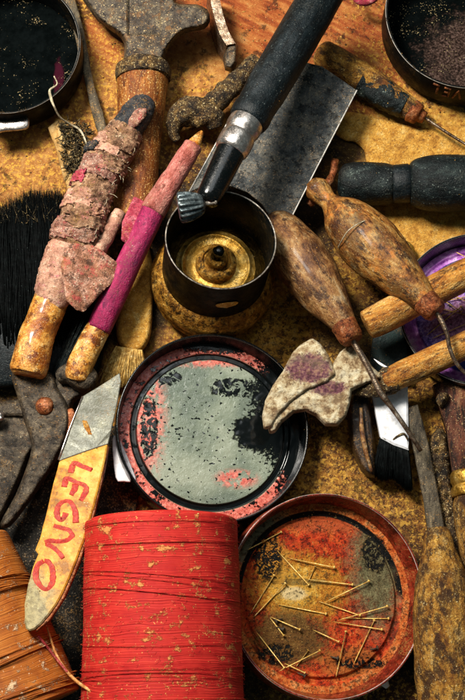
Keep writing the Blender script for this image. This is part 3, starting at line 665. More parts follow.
# crusted pincers under the torch
t = thing('pincers', 'small crusted iron pincers with a hooked jaw, half under the metal sheet', 'pincers', at(200, 110, 0))
wpart('jaw', tpx([(177, 141, 22, 4), (174, 132, 25, 7), (176, 120, 28, 12), (188, 112, 30, 15), (202, 112, 30, 16), (212, 118, 28, 13), (216, 128, 24, 8)], seg=32, amp=.25, ns=12, fine=.1), M_rustcrust, t)
wpart('arm', tpx([(205, 112, 28, 12), (220, 98, 28, 12), (234, 84, 28, 11), (245, 72, 26, 10), (256, 60, 24, 9)], seg=28, amp=.22, ns=11, fine=.08), M_rustcrust, t)

# wood slat with dark fibre, string
t = thing('wood_slat', 'pale broken wood slat with a dark fibrous clump, below the top left tin', 'wood slat', at(70, 155, 0))
wpart('slat', slab([(48, 127), (58, 118), (78, 122), (92, 150), (97, 172), (88, 200), (70, 198), (62, 172), (56, 150)], 16, 8, 1.2, .8), M_wood, t)
parts = []
for i in range(420):
    x, y = 58+random.random()*30, 122+random.random()*52
    if (x-50)/(y-90) > 1.1: continue
    a = random.random()*6.3; L = 3+random.random()*6; z = 17+random.random()*6
    x += (y-122)*.18
    parts.append(tpx([(x, y, z, .5), (x+L*math.cos(a)*.5+random.uniform(-2, 2), y+L*math.sin(a)*.5, z+random.uniform(0, 3), .55), (x+L*math.cos(a), y+L*math.sin(a), z-1, .3)], seg=4, n=3))
V, F = join(parts); wpart('fibre_clump', (V, F), M_moss, t)
single('string', tpx([(54, 76, 56, .7), (57, 84, 55, .8), (50, 90, 54, 1.4), (51, 98, 52, 1.6), (54, 106, 52, 1.1), (60, 117, 40, 1.0), (70, 124, 28, 1.1), (80, 130, 24, 1.2), (86, 142, 24, 1.0), (92, 158, 26, .8), (97, 168, 28, .7)], seg=8), M_string, 'pale frayed string hanging over the rim of the top left tin', 'string')

single('red_lid', tpx([(352, -10, 30, 3), (357, -1, 31, 4), (366, 2, 31, 4), (376, -2, 30, 3), (382, -12, 29, 3)], seg=20), M_redcloth, 'red rounded edge of something at the top edge beside the black handle', 'red edge')
# black broom
def bristles(n, root, tip, r=.5, bend=4, m=None):
    parts = []
    for i in range(n):
        u = random.random(); v = random.random(); a = root(u, v); b = tip(u, v)
        c = [(a[k]+b[k])/2+random.uniform(-bend, bend)*.4 for k in range(3)]
        parts.append(tpx([tuple(a)+(r,), tuple(c)+(r*.8,), tuple(b)+(r*.15,)], seg=3, n=2))
    return join(parts)
t = thing('broom_head', 'black bristle brush lying left of the rag-wrapped handle', 'brush', at(30, 320, 0))
def rt(u, v): return (-20+u*112, 300+random.uniform(-12, 50), 6+v*16)
def tp(u, v):
    x = -24+u*110; top = 196+16*abs(math.sin(x*.11))*.5+(14 if x < 8 else 0)-8*math.exp(-((x-42)/14)**2)
    return (x+random.gauss(0, 5), top-6+abs(random.gauss(0, 15)), 5+v*20+random.uniform(-3, 3))
wpart('bristles', bristles(4700, rt, tp, .75, 7), M_bristle, t)
def tpb(u, v):
    a = tp(u, v); return (a[0]+random.gauss(0, 7), a[1]-4+random.gauss(0, 6), a[2])
wpart('frayed_tips', bristles(260, lambda u, v: (-20+u*104, 208+v*16, 12+v*14), tpb, .4, 4), M_moss, t)
wpart('block', slab([(-30, 290), (60, 290), (100, 310), (96, 372), (60, 378), (-30, 380)], 20, 18, 4, round_=3), M_blackwood, t)
def rt2(u, v): return (52+u*10, 372+v*8, 24+v*6)
def tp2(u, v): return (80+u*22, 318+random.uniform(-14, 14), 22+v*8)
wpart('loose_bristles', bristles(160, rt2, tp2, .7, 3), M_blackrub, t)

# golden brush below the magenta tape
t = thing('flat_brush', 'wooden flat brush with golden bristles, left of the burner', 'brush', at(140, 310, 0))
wpart('handle', crust([(143, 240), (152, 262), (152, 320), (148, 342), (138, 352), (120, 346), (116, 320), (126, 270)], 18, 10, 4, 1.8, .5, 12, 3, 3), M_scrap, t)
def rt3(u, v): return (116+u*26, 346+u*4, 12+v*8)
def tp3(u, v): return (100+u*46+random.uniform(-3, 3), 382+10*(1-u)*.6+random.uniform(-7, 3), 8+v*8)
wpart('bristles', bristles(1100, rt3, tp3, .6, 3), M_bristleY, t)

# ------------------------------------------------------------------ spirit burner
A = at(211, 289, 2); B = at(221, 239, 106); ax = (B-A).normalized(); L = (B-A).length
t = thing('spirit_burner', 'round brass spirit burner with a black open cup, under the torch nozzle', 'burner', A, frame(A, B))
V, F = lathe([(0, 52), (1, 57), (5, 59.5), (10, 58.5), (12, 57), (14, 57.5), (17, 61.5), (26, 61.5), (31, 59), (38, 56.5), (43, 52), (45, 46)], 128, .012, 10, 2, 2, .008); mesh_obj('base', V, F, M_brass, t)
V, F = lathe([(36, 50.5), (37, 51.8), (L-3, 52), (L-.5, 52.4), (L, 51.6), (L-2, 50.2), (60, 49.6), (47, 48)], 128, .004, 20, 4, 2); mesh_obj('cup', V, F[:-2], M_blackwall, t)
V, F = lathe([(L-.6+.7*math.sin(a), 52+.8*math.cos(a)) for a in np.linspace(-math.pi/2, 1.5*math.pi, 9)], 128); mesh_obj('cup_rim', V, F[:-2], M_rimdark, t)
V, F = lathe([(52, 0.001), (52, 20), (51.5, 24), (52.5, 30), (54.5, 33), (52, 36), (50, 42), (51, 49.5)], 96, .01, 9, 3, 3); mesh_obj('burner_plate', V, F[1:] if False else F, M_brasslight, t)
V, F = lathe([(52, 20), (60, 19.5), (63, 17), (64, 14), (62, 13), (63, 11), (70, 10.5), (72, 9), (72, 6), (68, 5.5), (66, 0.0)], 64, .01, 6, 2, 2); mesh_obj('jet', V, F, M_brass, t)
V, F = lathe([(66, 3), (80, 5.4), (84, 5), (86, 3), (86.5, 0)], 24, .25, 4, 2, 3); mesh_obj('wick', V, F, M_blackgloss, t)
# air slot, on the side that faces down the picture
R0 = frame(A, B); sl = []; nA, nB = 10, 6
for j in range(nB+1):
    for i in range(nA+1):
        u = i/nA*2-1; v = j/nB*2-1
        k = math.sqrt(max(0, 1-v*v)); dirn = R0.transposed() @ Vector((.16, -1, 0)); a0 = math.atan2(dirn.y, dirn.x)
        a = a0+u*k*.21; sl.append((53.0*math.cos(a), 53.0*math.sin(a), 72+v*6))
F = [(j*(nA+1)+i, j*(nA+1)+i+1, (j+1)*(nA+1)+i+1, (j+1)*(nA+1)+i) for j in range(nB) for i in range(nA)]
mesh_obj('air_slot', sl, F, grimy('gold_lacquer', ['a06a18', 'd09a30', 'ecc45c', 'f4dc90'], 6, None, ('5a3810', .60, 4), ('fff0c0', .72, 1.2), rough=(.3, .4), metal=.2, bs=.3, dust=0, grit=.2), t)

# ------------------------------------------------------------------ metal sheet + torch
arc = [(272, 256), (276, 240), (272, 220), (262, 204), (248, 192), (232, 186), (214, 184), (198, 188), (189, 192)]
single('metal_sheet', slab([(269, 49), (290, 58), (322, 66), (357, 90)]+arc, 46, 2.2, .7, .3, step=12), M_plate, 'broad tarnished grey metal sheet with bright cut edges beneath the black torch handle', 'metal sheet', smooth=False)
t = thing('metal_sheet_edge', '', '', (0,0,0)); bpy.data.objects.remove(t)
pl_ = bpy.data.objects['metal_sheet.001']; 
for pts in ([(269, 48.5), (229, 120), (189, 192)], [(357, 90), (314, 173), (272, 256)]):
    V, F = tpx([(x, y, 46.3, .75) for x, y in pts], seg=8, n=3); V = [Vector(v)-Vector(pl_.location)/S for v in V]
    mesh_obj('cut_edge', V, F, M_rim, pl_)
t = thing('blow_torch', 'blowlamp with thick black handle, silver collar and black neck over the burner cup', 'torch', at(240, 135, 90))
P = lambda x, y, z: at(x, y, z)
lpart('handle', P(327, -14, 88), P(246, 124, 118), [(0, 23), (.3, 23.5), (.7, 23), (.84, 21.5), (.89, 21.3), (.94, 22), (.985, 20), (1, 15)], M_blackwood, t, amp=.02)
lpart('collar', P(249, 118, 118), P(230, 152, 123), [(0, 17), (.1, 18.5), (.3, 19), (.42, 17.8), (.5, 17.2), (.56, 18.2), (.75, 18.6), (.92, 18), (1, 16)], M_steel, t, amp=0.0, fine=0)
lpart('neck', P(233, 147, 122), P(206, 203, 128), [(0, 15.5), (.3, 15), (.7, 14), (.92, 13), (1, 9)], M_blackgloss, t, amp=0, fine=0, sub=3)
# fluted nozzle knob
V, F = [], []; seg = 96; prof = [(0, 10), (1, 14), (2.5, 15.2), (12, 14), (20, 11), (23, 9), (24, 7.5), (25, 5)]
for (z, r) in prof:
    for kk in range(seg):
        a = 2*math.pi*kk/seg; fl = 1-(.17*(1+math.cos(a*16))/2 if 2 < z < 22 else 0)
        V.append((r*fl*math.cos(a), r*fl*math.sin(a), z))
for i in range(len(prof)-1):
    for kk in range(seg): F.append((i*seg+kk, i*seg+(kk+1) % seg, (i+1)*seg+(kk+1) % seg, (i+1)*seg+kk))
F.append(tuple(range(seg))[::-1]); F.append(tuple((len(prof)-1)*seg+kk for kk in range(seg)))
o = mesh_obj('fluted_knob', V, F, grimy('dark_chrome', ['30383a', '566062', '7c8686', 'a4acac'], 9, None, ('101416', .56, 6), ('e0e4e0', .72, 1.2), rough=(.25, .4), metal=.7, bs=.1, dust=0, grit=.2, stain=.2), t); A = P(178, 208, 132); B = P(203, 204, 132)
o.matrix_local = Matrix.Translation(-t.location) @ Matrix.Translation(A*S) @ frame(A, B).to_4x4()
lpart('screw', P(200, 204.5, 132), P(217, 202, 132), [(0, 6), (.15, 6.5), (.3, 4), (.35, 2.3), (.85, 2.2), (.9, 3.2), (1, 2.4)], M_rimdark, t, 24, 0, fine=0, spl=False)

# ------------------------------------------------------------------ handles on the right
G = 'awls with turned wooden handles'
t = thing('awl', 'awl with half blackened straight wooden handle, needle pointing below the top right tin', 'awl', at(372, 82, 0), group=G)
lpart('handle', P(318, 50, 18), P(413, 111, 18), [(0, 8), (.03, 13), (.1, 15), (.4, 16.5), (.75, 15), (.93, 12.5), (1, 11.5)], M_chisel, t, amp=.05)
wpart('paint', tpx([(362, 81, 18.2, 15.0), (380, 92, 18.2, 15.6), (395, 101, 18.2, 14.6), (405, 106.5, 18.2, 12.6)], seg=64, n=10, amp=.10, ns=7, fine=.05), M_blackrub, t)
lpart('ferrule', P(410, 109.5, 18), P(425, 118, 18), [(0, 11.5), (.1, 12.2), (.6, 11), (.65, 8), (1, 6)], M_ferrule, t, 40, .08, 5, spl=False)
wpart('needle', tpx([(421, 115, 18, 1.9), (440, 128, 18, 1.7), (470, 147, 17, 1.4)], seg=10), M_needle, t)

t = thing('file_handle', 'black cracked turned handle with a collar, lying level on the ochre scrap', 'tool handle', at(420, 182, 0))
lpart('handle', P(409, 183, 34), P(480, 183, 34), [(0, 18), (.03, 22), (.12, 26), (.3, 29), (.6, 30), (1, 29)], M_blackrub, t, amp=.03)
lpart('collar', P(392, 184, 32), P(411, 183, 33), [(0, 18.5), (.1, 20), (.85, 20.5), (1, 18.5)], M_blackwood, t, amp=.02, spl=False)
lpart('butt', P(338, 181, 26), P(394, 185, 28), [(0, 9), (.06, 16), (.2, 20), (.6, 22), (.9, 22), (1, 19)], M_blackrub, t, amp=.10)

t = thing('ochre_stick', 'thick ochre wooden stick with a split end, upper one across the purple tin', 'stick', at(410, 300, 30), group='ochre sticks across the purple tin')
lpart('shaft', P(366, 326, 56), P(486, 264, 66), [(0, 11), (.01, 14.5), (.04, 15.5), (.2, 16.5), (.6, 16), (1, 16)], M_stick, t, amp=.06, seed=5)
t2s = thing('ochre_stick', 'ochre stick ending in a dark crusted point, lower one across the purple tin', 'stick', at(410, 370, 30), group='ochre sticks across the purple tin')
lpart('shaft', P(383, 383, 44), P(486, 336, 50), [(0, 10), (.05, 12.5), (.3, 14), (.7, 14), (1, 14)], M_stick, t2s, amp=.06, seed=8)
wpart('point', tpx([(345, 392, 36, 1.5), (356, 390, 38, 6), (370, 388, 42, 10), (386, 382, 44, 13.5), (394, 378, 45, 14)], seg=32, n=6, amp=.15, ns=8, flat=.8, fine=.1), M_rustcrust, t2s)
wpart('highlight_streak', tpx([(374, 359, 46, .4), (382, 365, 48, 1.4), (392, 370, 50, .5)], seg=8), M_white, t2s)  # bright highlight on a thin needle, modelled as a white streak

t = thing('awl', 'largest turned awl handle, mottled brown, its bent needle reaching over the purple tin', 'awl', at(375, 250, 0), group=G)
A = P(312, 184, 40); B = P(428, 304, 78)
lpart('handle', A, B, [(0, 9), (.04, 13), (.09, 12), (.15, 10), (.2, 14), (.27, 23), (.38, 29), (.5, 31), (.62, 29.5), (.76, 24), (.88, 17.5), (.97, 13), (1, 12)], M_awl, t, amp=.05, seed=3, sub=3)
lpart('ferrule', P(424, 300, 77), P(437, 313, 80), [(0, 13), (.08, 14), (.8, 13), (1, 11)], M_ferrule, t, 40, .06, 5, spl=False)
wpart('needle', tpx([(433, 309, 79, 3), (441, 320, 80, 2.6), (447, 334, 78, 2.3), (450, 349, 74, 2.2), (457, 364, 70, 2.0), (472, 380, 66, 1.8)], seg=12), M_needle, t)
wpart('string', tpx([(338, 248, 66, .5), (342, 240, 78, .6), (348, 231, 86, .6), (356, 225, 88, .6), (364, 221, 86, .6), (373, 217, 74, .5)], seg=6), M_string, t)
t = thing('awl', 'second turned awl handle, greyer brown, its straight needle crossing the white brush ferrule', 'awl', at(310, 280, 0), group=G)
lpart('handle', P(272, 216, 36), P(346, 327, 66), [(0, 9), (.06, 17), (.18, 23.5), (.36, 28), (.55, 27.5), (.72, 23.5), (.88, 17), (.97, 13), (1, 12)], M_awl2, t, amp=.05, seed=11)
lpart('ferrule', P(343, 323, 65), P(353, 341, 68), [(0, 12.5), (.08, 13.5), (.8, 12.5), (1, 10.5)], M_ferrule, t, 40, .08, 5, spl=False)
wpart('needle', tpx([(350, 336, 67, 3.4), (361, 355, 66, 2.9), (372, 375, 64, 3.0), (381, 393, 62, 3.6), (392, 408, 60, 2.5), (406, 428, 56, 2.4), (421, 451, 50, 2.0)], seg=12), M_needle, t)
single('copper_ring', tpx([(309, 205, 30, 4), (316, 196, 34, 5), (326, 186, 34, 5), (333, 174, 30, 4), (335, 160, 26, 4)], seg=16, amp=.3, ns=6), M_copper, 'bent copper strip behind the neck of the largest awl', 'copper strip')

# crusted leather knife (two pale lobes)
t = thing('crusted_pincers', 'pale flaking pincers with purple stain, tip dipping into the glue tin', 'pincers', at(310, 390, 20))
zz = lambda x, y: 52+max(0, (x-300))*.10
up = crust([(293, 352), (300, 345), (312, 338), (321, 344), (329, 356), (337, 374), (328, 382), (306, 391), (291, 402.5), (279, 415), (272, 427), (264, 429), (262, 416), (265, 401), (273, 385), (283, 371), (288, 361)], zz, 6, 1.6, 1.2, 1.0, 7, 3, 0, 4, 1)
lo = crust([(330, 368), (340, 352), (350, 344), (362, 350), (372, 366), (384, 378), (366, 384), (352, 390), (350, 404), (346, 416), (338, 425), (326, 425), (316, 415), (306, 410), (294, 412), (282, 422), (276, 431), (270, 433), (268, 428), (276, 414), (289, 401), (306, 389), (327, 380)], lambda x, y: zz(x, y)-4, 8, 1.6, 1.2, 1.0, 7, 6, 0, 6, 1)
def shard_mat(cx, cy, rx, ry, name):
    n = NM(name); f = n.noise(9, det=6, rough=.7); g = n.noise(5, det=7, rough=.75)
    c = n.ramp(f, [(.38, '7a5e3e'), (.45, 'a88e68'), (.52, 'cab892'), (.62, 'ded2b2')])
    pur = n.ramp(n.noise(4, det=5), [(.38, '48242c'), (.5, '6e404a'), (.62, '98705e')])
    c = n.mix(n.blob(cx, cy, rx, ry, g, soft=.15), c, pur)
    c = n.mix(n.ma('MULTIPLY', n.step(g, .54, .60), .7), c, '5c4228')
    n2 = n.noise(40, det=2, stretch=(1, 3, 1)); c = n.mix(n.ma('MULTIPLY', n.step(n2, .52, .6), .3), c, '8a7860')
    return n.done(c, .5, 0, n.ma('ADD', g, f), 2.6, .4)
def loc_of(px, py, z, t): 
    p = at(px, py, z)-t.location/S; return p.x, p.y
x1, y1 = loc_of(309, 368, 54, t); x2, y2 = loc_of(328, 388, 52, t)
wpart('jaw', up, shard_mat(x1, y1, 21, 14, 'crust_with_purple_stain'), t)
wpart('jaw', lo, shard_mat(x2, y2, 17, 7, 'crust_with_small_purple_stain'), t)

# paint brush at the right
t = thing('paint_brush', 'flat brush with white ferrule and black bristles beside a dark wooden grip', 'brush', at(385, 440, 0))
wpart('ferrule', slab([(370, 382), (408, 380), (409, 450), (394, 445), (381, 438)], 29, 9, 2.0), M_white, t, smooth=False)
wpart('seam', slab([(377, 398), (379, 398), (386, 440), (384, 439)], 28.6, 1, .3), M_rimdark, t, smooth=False)
wpart('wire_loop', tpx([(393, 440, 28.6, .9), (398, 436, 29.4, 1.1), (404, 434, 29.6, 1.2), (408, 440, 29, 1)], seg=8), M_rustcrust, t)
def rt4(u, v): return (380+u*28, 437+u*11, 17+v*10)
def tp4(u, v): return (374+u*38+random.uniform(-1, 1), 474+u*15+random.uniform(-7, 2)+3*math.sin(u*9), 10+v*11)
wpart('bristles', bristles(2400, rt4, tp4, .55, 1.5), M_bristle, t)
wpart('grip', crust([(349, 398), (354, 392), (369, 390), (371, 410), (375, 440), (377, 470), (375, 478), (365, 474), (356, 460), (350, 440), (348, 415)], 27, 22, 5, 1.4, .5, 9, 5, 3), M_darkwood, t)
wpart('grip_ridge', tpx([(361, 408, 31, 1.5), (362, 430, 32.5, 2.4), (366, 452, 32, 2.4), (372, 472, 29, 1.5)], seg=12, amp=.1), M_awl2, t)

# chisels
t = thing('chisel', 'chisel with thick flaked ochre handle and long brown blade, right of the orange tin', 'chisel', at(440, 560, 0), group='chisels at the right edge')
wpart('blade', slab([(405, 408), (418, 404), (428, 440), (436, 480), (446, 534), (429, 538), (424, 500), (414, 450)], lambda x, y: 24+(y-400)*.05, 6, 1.6, .4), M_grit, t)
lpart('handle', P(437, 528, 32), P(455, 726, 36), [(0, 9), (.03, 13), (.12, 17), (.22, 23), (.35, 29), (.5, 32), (.8, 33), (1, 32)], M_chisel, t, amp=.06, seed=4, sub=4)
M_shank = grimy('reddish_stained_wood', ['2c1810', '5c3020', '7a4630', '8a6448'], 12, (1, .25, 1), ('140d0a', .55, 7), ('c8a878', .68, 1.5), rough=(.5, .8), bs=1.2)
t = thing('chisel', 'partly seen chisel with reddish shank and brass collar at the right edge', 'chisel', at(460, 470, 0), group='chisels at the right edge')
wpart('shank', slab([(434, 384), (452, 378), (478, 384), (484, 474), (454, 474), (448, 430)], 26, 14, 2.5), M_shank, t)
wpart('bolt', tpx([(440, 398, 27, 6), (444, 400, 30, 7.5), (446, 401, 31, 4)], seg=20, amp=.1), M_rustcrust, t)
lpart('collar', P(469, 470, 24), P(473, 496, 24), [(0, 17), (.1, 19), (.4, 19.5), (.55, 18), (.65, 20), (.95, 20.5), (1, 17)], M_brasslight, t, amp=.03, spl=False)
lpart('handle', P(472, 492, 24), P(500, 610, 24), [(0, 18), (.1, 22), (.3, 25), (.6, 26), (1, 25)], M_chisel, t, amp=.05, seed=9)
single('bark_piece', crust([(426, 455), (434, 432), (444, 430), (450, 450), (452, 480), (458, 510), (466, 560), (462, 600), (450, 570), (442, 530), (434, 500)], 20, 19, 6, 1.6, 4, 5, 7, 3), M_rustcrust, 'dark crumbling strip of bark between the two chisels', 'bark')

# ------------------------------------------------------------------ shears
t = thing('shears', 'big iron shears, one handle wrapped in muddy rags, the other in magenta tape', 'shears', at(45, 405, 0))
b2 = crust([(62, 370), (88, 372), (95, 384), (84, 396), (74, 402), (66, 424), (52, 440), (38, 448), (29, 456), (22, 474), (6, 508), (-14, 535), (-16, 412), (2, 402), (22, 398), (45, 383)], lambda x, y: 24 if y > 415 else 30, 16, 5, 1.6, 1.0, 8, 2, 3)
wpart('blade', b2, M_iron, t)
b1 = crust([(12, 372), (34, 369), (53, 374), (58, 388), (67, 402), (70, 420), (66, 440), (52, 468), (32, 498), (10, 526), (0, 524), (16, 494), (28, 462), (31, 444), (23, 418), (17, 396)], 40, 15, 5, 1.6, 1.0, 8, 6, 3)
wpart('blade', b1, M_iron, t)
V, F = lathe([(-6, 8.5), (0, 9), (2.5, 8), (4.5, 5), (5.3, 0)], 32, .05, 4, 2, 2); o = mesh_obj('rivet', [tuple(at(44.5, 406, 40)-t.location/S+Vector(v)) for v in V], F, M_copper, t)
wpart('bolster', tpx([(58, 378, 34, 6), (68, 374, 36, 11), (80, 376, 36, 14), (88, 382, 34, 13), (93, 386, 32, 8)], seg=28, amp=.12, ns=7), M_iron, t)
wpart('grip', tpx([(27, 376, 44, 14), (28, 372, 44, 18.5), (31, 360, 46, 19), (36, 340, 48, 18), (44, 318, 50, 17.5), (52, 298, 51, 17.5), (58, 284, 52, 17)], seg=56, n=10, amp=.06, ns=18, seed=2, fine=.02), M_amberw, t)
# rag wrapping: several lumpy turns
def ragseg(pts, seed, m, name, amp=.16, **k): return wpart(name, tpx(pts, seg=48, n=12, amp=amp, ns=9, seed=seed, fine=.07, **k), m, t)
ragseg([(54, 298, 50, 18), (55, 294, 51, 21.5), (62, 272, 52, 23), (70, 252, 53, 24), (72, 246, 54, 22)], 5, M_pinktape, 'tape_wrap', .04)
M_rag2 = grimy('reddened_rag', ['8a5648', 'b07c68', 'c89a84', 'd8b29c'], 7, None, ('4a2c24', .56, 6), ('ecdcc4', .66, 1.4), flake=('a83c44', .60, 8), rough=(.8, .95), bs=2.0)
axp = [(70, 252, 53, 23), (78, 234, 54, 25), (84, 214, 56, 23.5), (90, 198, 56, 22), (97, 182, 56, 22), (104, 166, 56, 22.5), (112, 152, 56, 21.5), (121, 139, 55, 20), (128, 127, 55, 17)]
cents = spline(axp, 6)
wpart('rag_wrap', tpx([tuple(cents[0]*[1, 1, 1, 0]+[0, 0, 0, 17])]+[tuple(p) for p in cents[2:-1:3]]+[tuple(cents[-1]*[1, 1, 1, 0]+[0, 0, 0, 12])], seg=96, n=10, amp=.14, ns=15, seed=5, fine=.06), M_rag, t)
CW = [at(p[0], p[1], p[2]) for p in cents]; CR = [p[3]*(D-p[2])/D for p in cents]
def surf_patch(u0, ul, a0, al, off, m, name, seed, skew=.25, jag=.5):
    """thin torn piece of cloth lying round the wrapped handle"""
    nu, na = 46, 46; V, F, keep = [], [], {}
    def pos(u, a, k):
        u = min(max(u, 0), len(CW)-1.001); i = int(u); f = u-i; c = CW[i]*(1-f)+CW[i+1]*f; rr = CR[i]*(1-f)+CR[i+1]*f
        tdir = (CW[i+1]-CW[i]).normalized(); x = Vector((0, 0, 1)).cross(tdir).normalized(); y = tdir.cross(x)
        p0 = c+(x*math.sin(a)+y*math.cos(a))*rr
        d = (1+.14*nz(p0, 15, 5)+.06*nz(p0, 3.75, 10))*rr
        return c+(x*math.sin(a)+y*math.cos(a))*(d+k)
    ins = [[False]*(na+1) for _ in range(nu+1)]
    for i in range(nu+1):
        for j in range(na+1):
            u = (i/nu*2-1); v = (j/na*2-1); uu = u+skew*v
            e = max(abs(uu), abs(v))+jag*.5*nz((u*3, v*3, 0), 1, seed)+jag*.3*nz((u*9, v*9, 0), 1, seed)
            ins[i][j] = e < .78
    cells = [(i, j) for i in range(nu) for j in range(na) if ins[i][j] and ins[i+1][j] and ins[i][j+1] and ins[i+1][j+1]]
    cs = set(cells)
    def vid(i, j, lv):
        if (i, j, lv) not in keep:
            a = a0+al*(j/na*2-1); u = u0+ul*(i/nu*2-1); w_ = .5*nz((i/4, j/4, 0), 1, seed+4)
            keep[(i, j, lv)] = len(V); V.append(pos(u, a, off+w_*off if lv else -1.0))
        return keep[(i, j, lv)]
    for i, j in cells:
        F.append((vid(i, j, 1), vid(i+1, j, 1), vid(i+1, j+1, 1), vid(i, j+1, 1)))
        for (di, dj, p, q) in ((-1, 0, (i, j), (i, j+1)), (1, 0, (i+1, j), (i+1, j+1)), (0, -1, (i, j), (i+1, j)), (0, 1, (i, j+1), (i+1, j+1))):
            if (i+di, j+dj) not in cs: F.append((vid(*p, 1), vid(*q, 1), vid(*q, 0), vid(*p, 0)))
    return wpart(name, (V, F), m, t)
M_clean = M_pinktape
for k_, (u0, ul, a0, al, off, m_) in enumerate([(6, 5, .2, 1.5, 1.6, M_rag2), (10, 4, -.5, 1.2, 2.6, M_rag), (15, 4, .5, 1.1, 1.8, M_clean), (19, 6, -.3, 1.5, 1.5, M_rag), (22, 3, .9, .6, 2.8, M_redcloth), (27, 5, .2, 1.4, 2.0, M_rag2), (30, 4, -.7, .9, 2.8, M_rag), (36, 5, .4, 1.2, 1.8, M_clean), (39, 4, -.4, 1.1, 2.4, M_rag), (13, 2.5, -.9, .6, 3.2, M_clean), (33, 2.5, .9, .5, 3.2, M_ragdark)]):
    surf_patch(u0, ul, a0, al, off, m_, 'cloth_scrap', 3+k_*1.7)
TH = []
for i in range(36):
    u = random.randrange(2, 44); p = cents[u]; an = random.choice([-1, 1])*random.uniform(.7, 1.4)
    x, y = p[0]+math.cos(.4)*p[3]*math.sin(an), p[1]+math.sin(.4)*p[3]*math.sin(an); z = p[2]+p[3]*math.cos(an)
    q = random.random()*6.3; L_ = random.uniform(3, 9)
    TH.append(tpx([(x, y, z, .35), (x+L_*.5*math.cos(q), y+L_*.5*math.sin(q), z+random.uniform(0, 1.5), .3), (x+L_*math.cos(q+.2), y+L_*math.sin(q+.2), z+random.uniform(-1, 1), .15)], seg=4, n=3))
V, F = join(TH); wpart('frayed_threads', (V, F), M_string, t)
ragseg([(116, 150, 54, 14), (122, 138, 55, 16), (130, 124, 56, 16.5), (138, 112, 56, 16), (145, 105, 56, 13), (150, 101, 55, 8)], 25, M_ragdark, 'dark_rag', .10)
wpart('red_scrap', crust([(128, 118), (137, 108), (147, 108), (146, 116), (137, 126), (128, 130)], 73, 2, 2, 1.2, 1, 4, 3), M_rag2, t)
def sheet(pix, zf, th, m, name, jit=.5):
    return wpart(name, crust(pix, zf, th, 2.0, 1.3, .9, 6, 4), m, t)
sheet([(60, 262), (66, 246), (84, 240), (104, 252), (124, 268), (118, 278), (104, 290), (84, 312), (76, 310), (66, 300)], lambda x, y: 76-max(0, (x-72))*.30+1.2*math.sin(x*.2), 1.6, M_flap, 'torn_flap')
wpart('loose_roll', tpx([(92, 262, 58, 8), (102, 244, 56, 8.5), (112, 226, 54, 8), (120, 212, 52, 7)], seg=24, amp=.15, ns=7), M_pinktape, t)
sheet([(134, 196), (150, 204), (146, 220), (130, 246), (121, 240), (122, 222)], lambda x, y: 62-(x-120)*.2, 2.5, M_redcloth, 'red_scrap')
wpart('grip', tpx([(76, 380, 40, 9), (77, 376, 41, 13), (81, 364, 43, 13.2), (88, 348, 45, 12.8), (96, 333, 47, 12.5), (103, 320, 48, 12)], seg=48, n=10, amp=.06, ns=14, seed=12, fine=.02), M_amberw, t)
lpart('magenta_wrap', P(98, 330, 48), P(158, 200, 56), [(0, 11), (.02, 12.8), (.3, 13.2), (.6, 12.8), (.9, 12.6), (1, 11)], M_magenta, t, amp=.05, seed=7)
lpart('pink_wrap', P(152, 212, 56), P(194, 144, 58), [(0, 12.5), (.05, 13.6), (.3, 12.5), (.7, 11), (.95, 10.5), (1, 8)], M_pinkcloth, t, amp=.12, ns=10, seed=7)
wpart('wood_tip', tpx([(189, 152, 58, 8), (194, 144, 59, 7), (199, 136, 60, 4.5), (202, 131, 60, 1.5)], seg=12, amp=.2, ns=5, n=4), M_amber, t)
single('copper_tab', slab([(65, 412), (72, 408), (75, 416), (71, 434), (63, 440), (61, 428)], 36, 3, 1, round_=3), M_copper, 'small copper tab wedged between the shears and the knife blade', 'copper tab')
single('tin_clip', crust([(-8, 408), (4, 412), (4, 420), (-8, 424)], 40, 5, 2, 1.2), M_steel, 'small bright metal clip at the left edge beside the shears', 'clip')

# ------------------------------------------------------------------ thread spools
A = P(160, 522, 80); 
M_pinkfuzz = grimy('red_fuzz', ['b02820', 'c83a30', 'd85844', 'e08060'], 8, rough=(.7, .9), dust=0, grit=0, stain=0)
t = thing('thread_spool', 'large spool of red thread dusted with ochre, lying below the glue tin', 'thread spool', at(160, 600, 0))
A = P(161.0, 519, 72); A.z = 72; B = at(163, 716, 74); B.z = 74; L = (B-A).length
V, F = [], []
pr = [(0, 52), (.2, 60), (1.2, 66), (3, 69.3)]+[(z, 70+2.4*(z/L)) for z in np.arange(5, L, .8)]+[(L, 72)]
lay = [(1.1, .35, .0), (1.7, .3, .05), (2.3, .35, -.05)]
def rr_(z, a, r):
    d = .2*math.sin(z*2*math.pi/2.1+a*1.0)+.25*nz((0, 0, z), 5, 3)+.8*nz((z, math.cos(a)*20, math.sin(a)*20), 30, 6)
    s1 = z+9*math.sin(a+.6)-5*math.cos(2*a)
    d += .8*max(0, nz((0, 0, s1), 3.0, 20))*max(0, nz((z, math.cos(a)*30, math.sin(a)*30), 28, 9))*.9
    return r+d
seg = 200; V = []; F = []
for z, r in pr:
    for kk in range(seg):
        a = 2*math.pi*kk/seg; q = rr_(z, a, r) if z > 3 else r; V.append((q*math.cos(a), q*math.sin(a), z))
for i in range(len(pr)-1):
    for kk in range(seg): F.append((i*seg+kk, i*seg+(kk+1) % seg, (i+1)*seg+(kk+1) % seg, (i+1)*seg+kk))
F.append(tuple(range(seg))[::-1]); F.append(tuple((len(pr)-1)*seg+kk for kk in range(seg)))
def framed(name, V, F, m, A, B, parent):
    o = mesh_obj(name, V, F, m, parent); o.matrix_local = Matrix.Translation(-parent.location) @ Matrix.Translation(Vector(A)*S) @ frame(A, B).to_4x4(); return o
framed('thread_winding', V, F, M_red, A, B, t)
